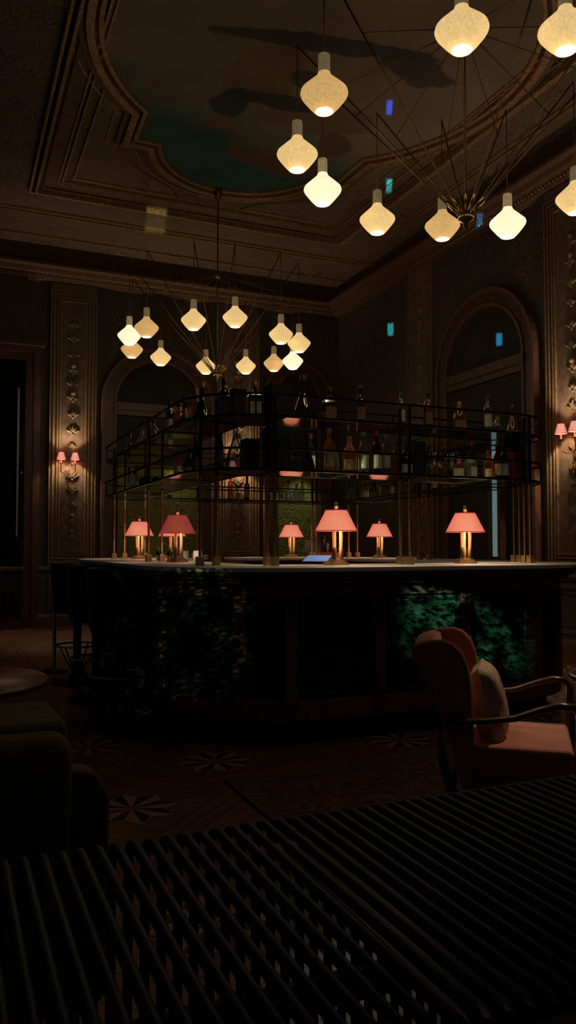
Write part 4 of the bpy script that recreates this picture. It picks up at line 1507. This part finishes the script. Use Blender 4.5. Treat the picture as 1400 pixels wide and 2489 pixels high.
def pendant_parts(parent, ang, zc, glow):
    body, neck = {'a': ('pend_a', 'neck_a'), 'b': ('pend_b', 'neck_a'), 'c': ('pend_c', 'neck_c')}[glow]
    x, y = RAD * cos(ang), RAD * sin(ang)
    W_ = 0.143
    prof = [(0.052, -0.108), (0.058, -0.107), (0.09, -0.073), (0.126, -0.028), (0.139, -0.009), (W_, 0.003), (0.139, 0.017), (0.122, 0.034), (0.082, 0.072), (0.051, 0.101), (0.041, 0.116), (0.037, 0.128)]
    p = MB().lathe(prof, (x, y, zc), 36).build('pendant_shade', M[body], parent)
    MB().lathe([(0.0, -0.1085), (0.053, -0.1085)], (x, y, zc), 24).build('lens', M['disc'], p)
    MB().lathe([(0.037, 0.126), (0.036, 0.22), (0.034, 0.238), (0.0, 0.24)], (x, y, zc), 20).build('neck', M[neck], p)
    mb = MB()
    mb.tube([(x, y, zc + 0.235), (x, y, 4.75)], 0.0035, 6)
    mb.tube([(x - 0.055, y + 0.02, zc + 0.19), (x + 0.055, y - 0.02, zc + 0.19)], 0.0025, 5)
    mb.build('cord', M['dark_brass'], p)
    light('pendant_glow', 'POINT', (parent.location.x + x, parent.location.y + y, zc - 0.15), {'a': 2.0, 'b': 1.4, 'c': 2.8}[glow], (1.0, 0.72, 0.42), 0.05)


def chandelier(label, cx, cy, lamps):
    t = thing('chandelier', label, 'chandelier', (cx, cy, 0), 0, 'spoked brass pendant chandeliers')
    MB().lathe([(0.055, 5.9), (0.06, 5.86), (0.04, 5.76), (0.012, 5.74)], n=20).build('canopy', M['dark_brass'], t)
    MB().tube([(0, 0, 5.76), (0, 0, 3.5)], 0.009, 8).build('stem', M['dark_brass'], t)
    MB().lathe([(0, 4.70), (0.03, 4.71), (0.04, 4.74), (0.03, 4.77), (0, 4.78)], n=16).build('upper_hub', M['brass'], t)
    MB().lathe([(0, 3.36), (0.012, 3.37), (0.02, 3.41), (0.05, 3.43), (0.055, 3.45), (0.02, 3.48), (0, 3.48)], n=16).build('lower_hub', M['brass'], t)
    for deg, zc, glow in lamps:
        a = radians(deg)
        c, s = cos(a), sin(a)
        sp = MB().tube([(0.03 * c, 0.03 * s, 3.45), (RAD * c, RAD * s, 4.75)], 0.006, 6).build('spoke', M['dark_brass'], t)
        MB().tube([(0.05 * c, 0.05 * s, 3.475), (0.12 * c, 0.12 * s, 3.56)], 0.011, 6).build('joint', M['brass'], sp)
        MB().tube([(0.02 * c, 0.02 * s, 4.74), (0.845 * c, 0.845 * s, 4.42)], 0.0045, 6).build('upper_rod', M['dark_brass'], t)
        pendant_parts(t, a, zc, glow)
    return t


chandelier('farther brass spoked chandelier with glowing diamond pendants above the rear bar', 3.12, 9.5,
           [(-179, 3.83, 'c'), (-155, 3.82, 'b'), (-122, 3.83, 'a'), (-98, 3.87, 'a'), (-67, 3.76, 'a'), (-47, 3.74, 'a'),
            (8, 3.77, 'c'), (28, 3.81, 'b'), (51, 3.82, 'a'), (80, 3.82, 'a'), (115, 3.86, 'a'), (149, 3.82, 'b')])
chandelier('nearer brass spoked chandelier with large diamond pendants, cut by the top right', 3.13, 4.24,
           [(9, 3.85, 'a'), (37, 3.82, 'c'), (63, 3.86, 'b'), (91, 3.87, 'a'), (121, 3.94, 'c'), (147, 3.97, 'a'),
            (-172, 3.94, 'b'), (-127, 3.98, 'a'), (-99, 3.98, 'a'), (-60, 3.9, 'a'), (-25, 3.9, 'a')])

# ================================================================== WALL SCONCES


def sconce(label, back, u, z):
    loc = on_wall(back, u, z, 0.06)
    t = thing('wall_sconce', label, 'wall lamp', loc, 0 if back else pi / 2 * -1, 'twin shaded wall sconces')
    if not back:
        t.rotation_euler = (0, 0, -pi / 2)
    # local: x along the wall, -y out of the wall
    MB().lathe([(0, -0.16), (0.02, -0.15), (0.03, -0.08), (0.022, -0.03), (0.034, 0.0), (0.02, 0.04), (0, 0.05)], (0, -0.01, 0), 14, sy=0.5).build('backplate', M['dark_brass'], t)
    MB().tube([(0, -0.03, -0.15), (0.02, -0.03, -0.25), (-0.015, -0.03, -0.33), (0.01, -0.03, -0.4)], [0.014, 0.012, 0.009, 0.002], 8).ball((0, -0.03, -0.17), 0.02, 8).build('tail_leaf', M['dark_brass'], t)
    for s in (-1, 1):
        a = MB().tube([(0, -0.04, -0.05), (s * 0.05, -0.08, -0.06), (s * 0.105, -0.1, -0.03), (s * 0.11, -0.11, 0.04), (s * 0.105, -0.11, 0.1)], 0.007, 8).build('arm', M['dark_brass'], t)
        MB().lathe([(0, 0.09), (0.028, 0.095), (0.03, 0.102), (0.01, 0.106), (0.01, 0.16), (0, 0.16)], (s * 0.105, -0.11, 0), 14).build('candle_cup', M['dark_brass'], a)
        prof = []
        n = 40
        V, F = [], []
        for i in range(n):
            w = 1.0 + (0.03 if i % 2 else -0.03)
            an = 2 * pi * i / n
            for (r, zz) in ((0.068, 0.165), (0.038, 0.275)):
                V.append((s * 0.105 + r * w * cos(an), -0.11 + r * w * sin(an), zz))
        for i in range(n):
            j = (i + 1) % n
            F.append((2 * i, 2 * j, 2 * j + 1, 2 * i + 1))
        sh = MB().add(V, F, True).build('lamp_shade', M['shade_pleat'], t)
        mb = MB()
        mb.lathe([(0.069, 0.162), (0.071, 0.165), (0.069, 0.168)], (s * 0.105, -0.11, 0), 28)
        mb.build('shade_trim', M['shade_trim'], sh)
        MB().ball((s * 0.105, -0.11, 0.19), 0.012, 8).build('bulb', M['bulb'], t)
        v = Matrix.Rotation(t.rotation_euler[2], 3, 'Z') @ Vector((s * 0.105, -0.11, 0.228))
        light('sconce_glow', 'POINT', Vector(loc) + v, 26.0, (1.0, 0.68, 0.40), 0.012)


sconce('twin pink shaded sconce on the left pilaster of the back wall', True, 1.68, 2.44)
sconce('twin pink shaded sconce seen below the shelf on the middle pilaster', True, 4.50, 2.42)
sconce('twin pink shaded sconce on the right wall pilaster at the picture edge', False, 6.70, 2.35)

# added spots without fixtures, to brighten the damask
light('damask_fill', 'SPOT', (5.75, 12.2, 2.7), 9, (1.0, 0.95, 0.6), 0.03, (5.65, 12.65, 1.6), radians(75), 0.6)
light('damask_fill', 'SPOT', (3.3, 12.2, 2.75), 5, (1.0, 0.95, 0.5), 0.03, (3.45, 12.65, 2.35), radians(60), 1.0)
# added spot with no lamp body, brightening the wing armchair
light('chair_fill', 'SPOT', (3.6, 3.4, 3.0), 90, (1.0, 0.66, 0.46), 0.03, (2.33, 2.74, 0.5), radians(24), 0.6)
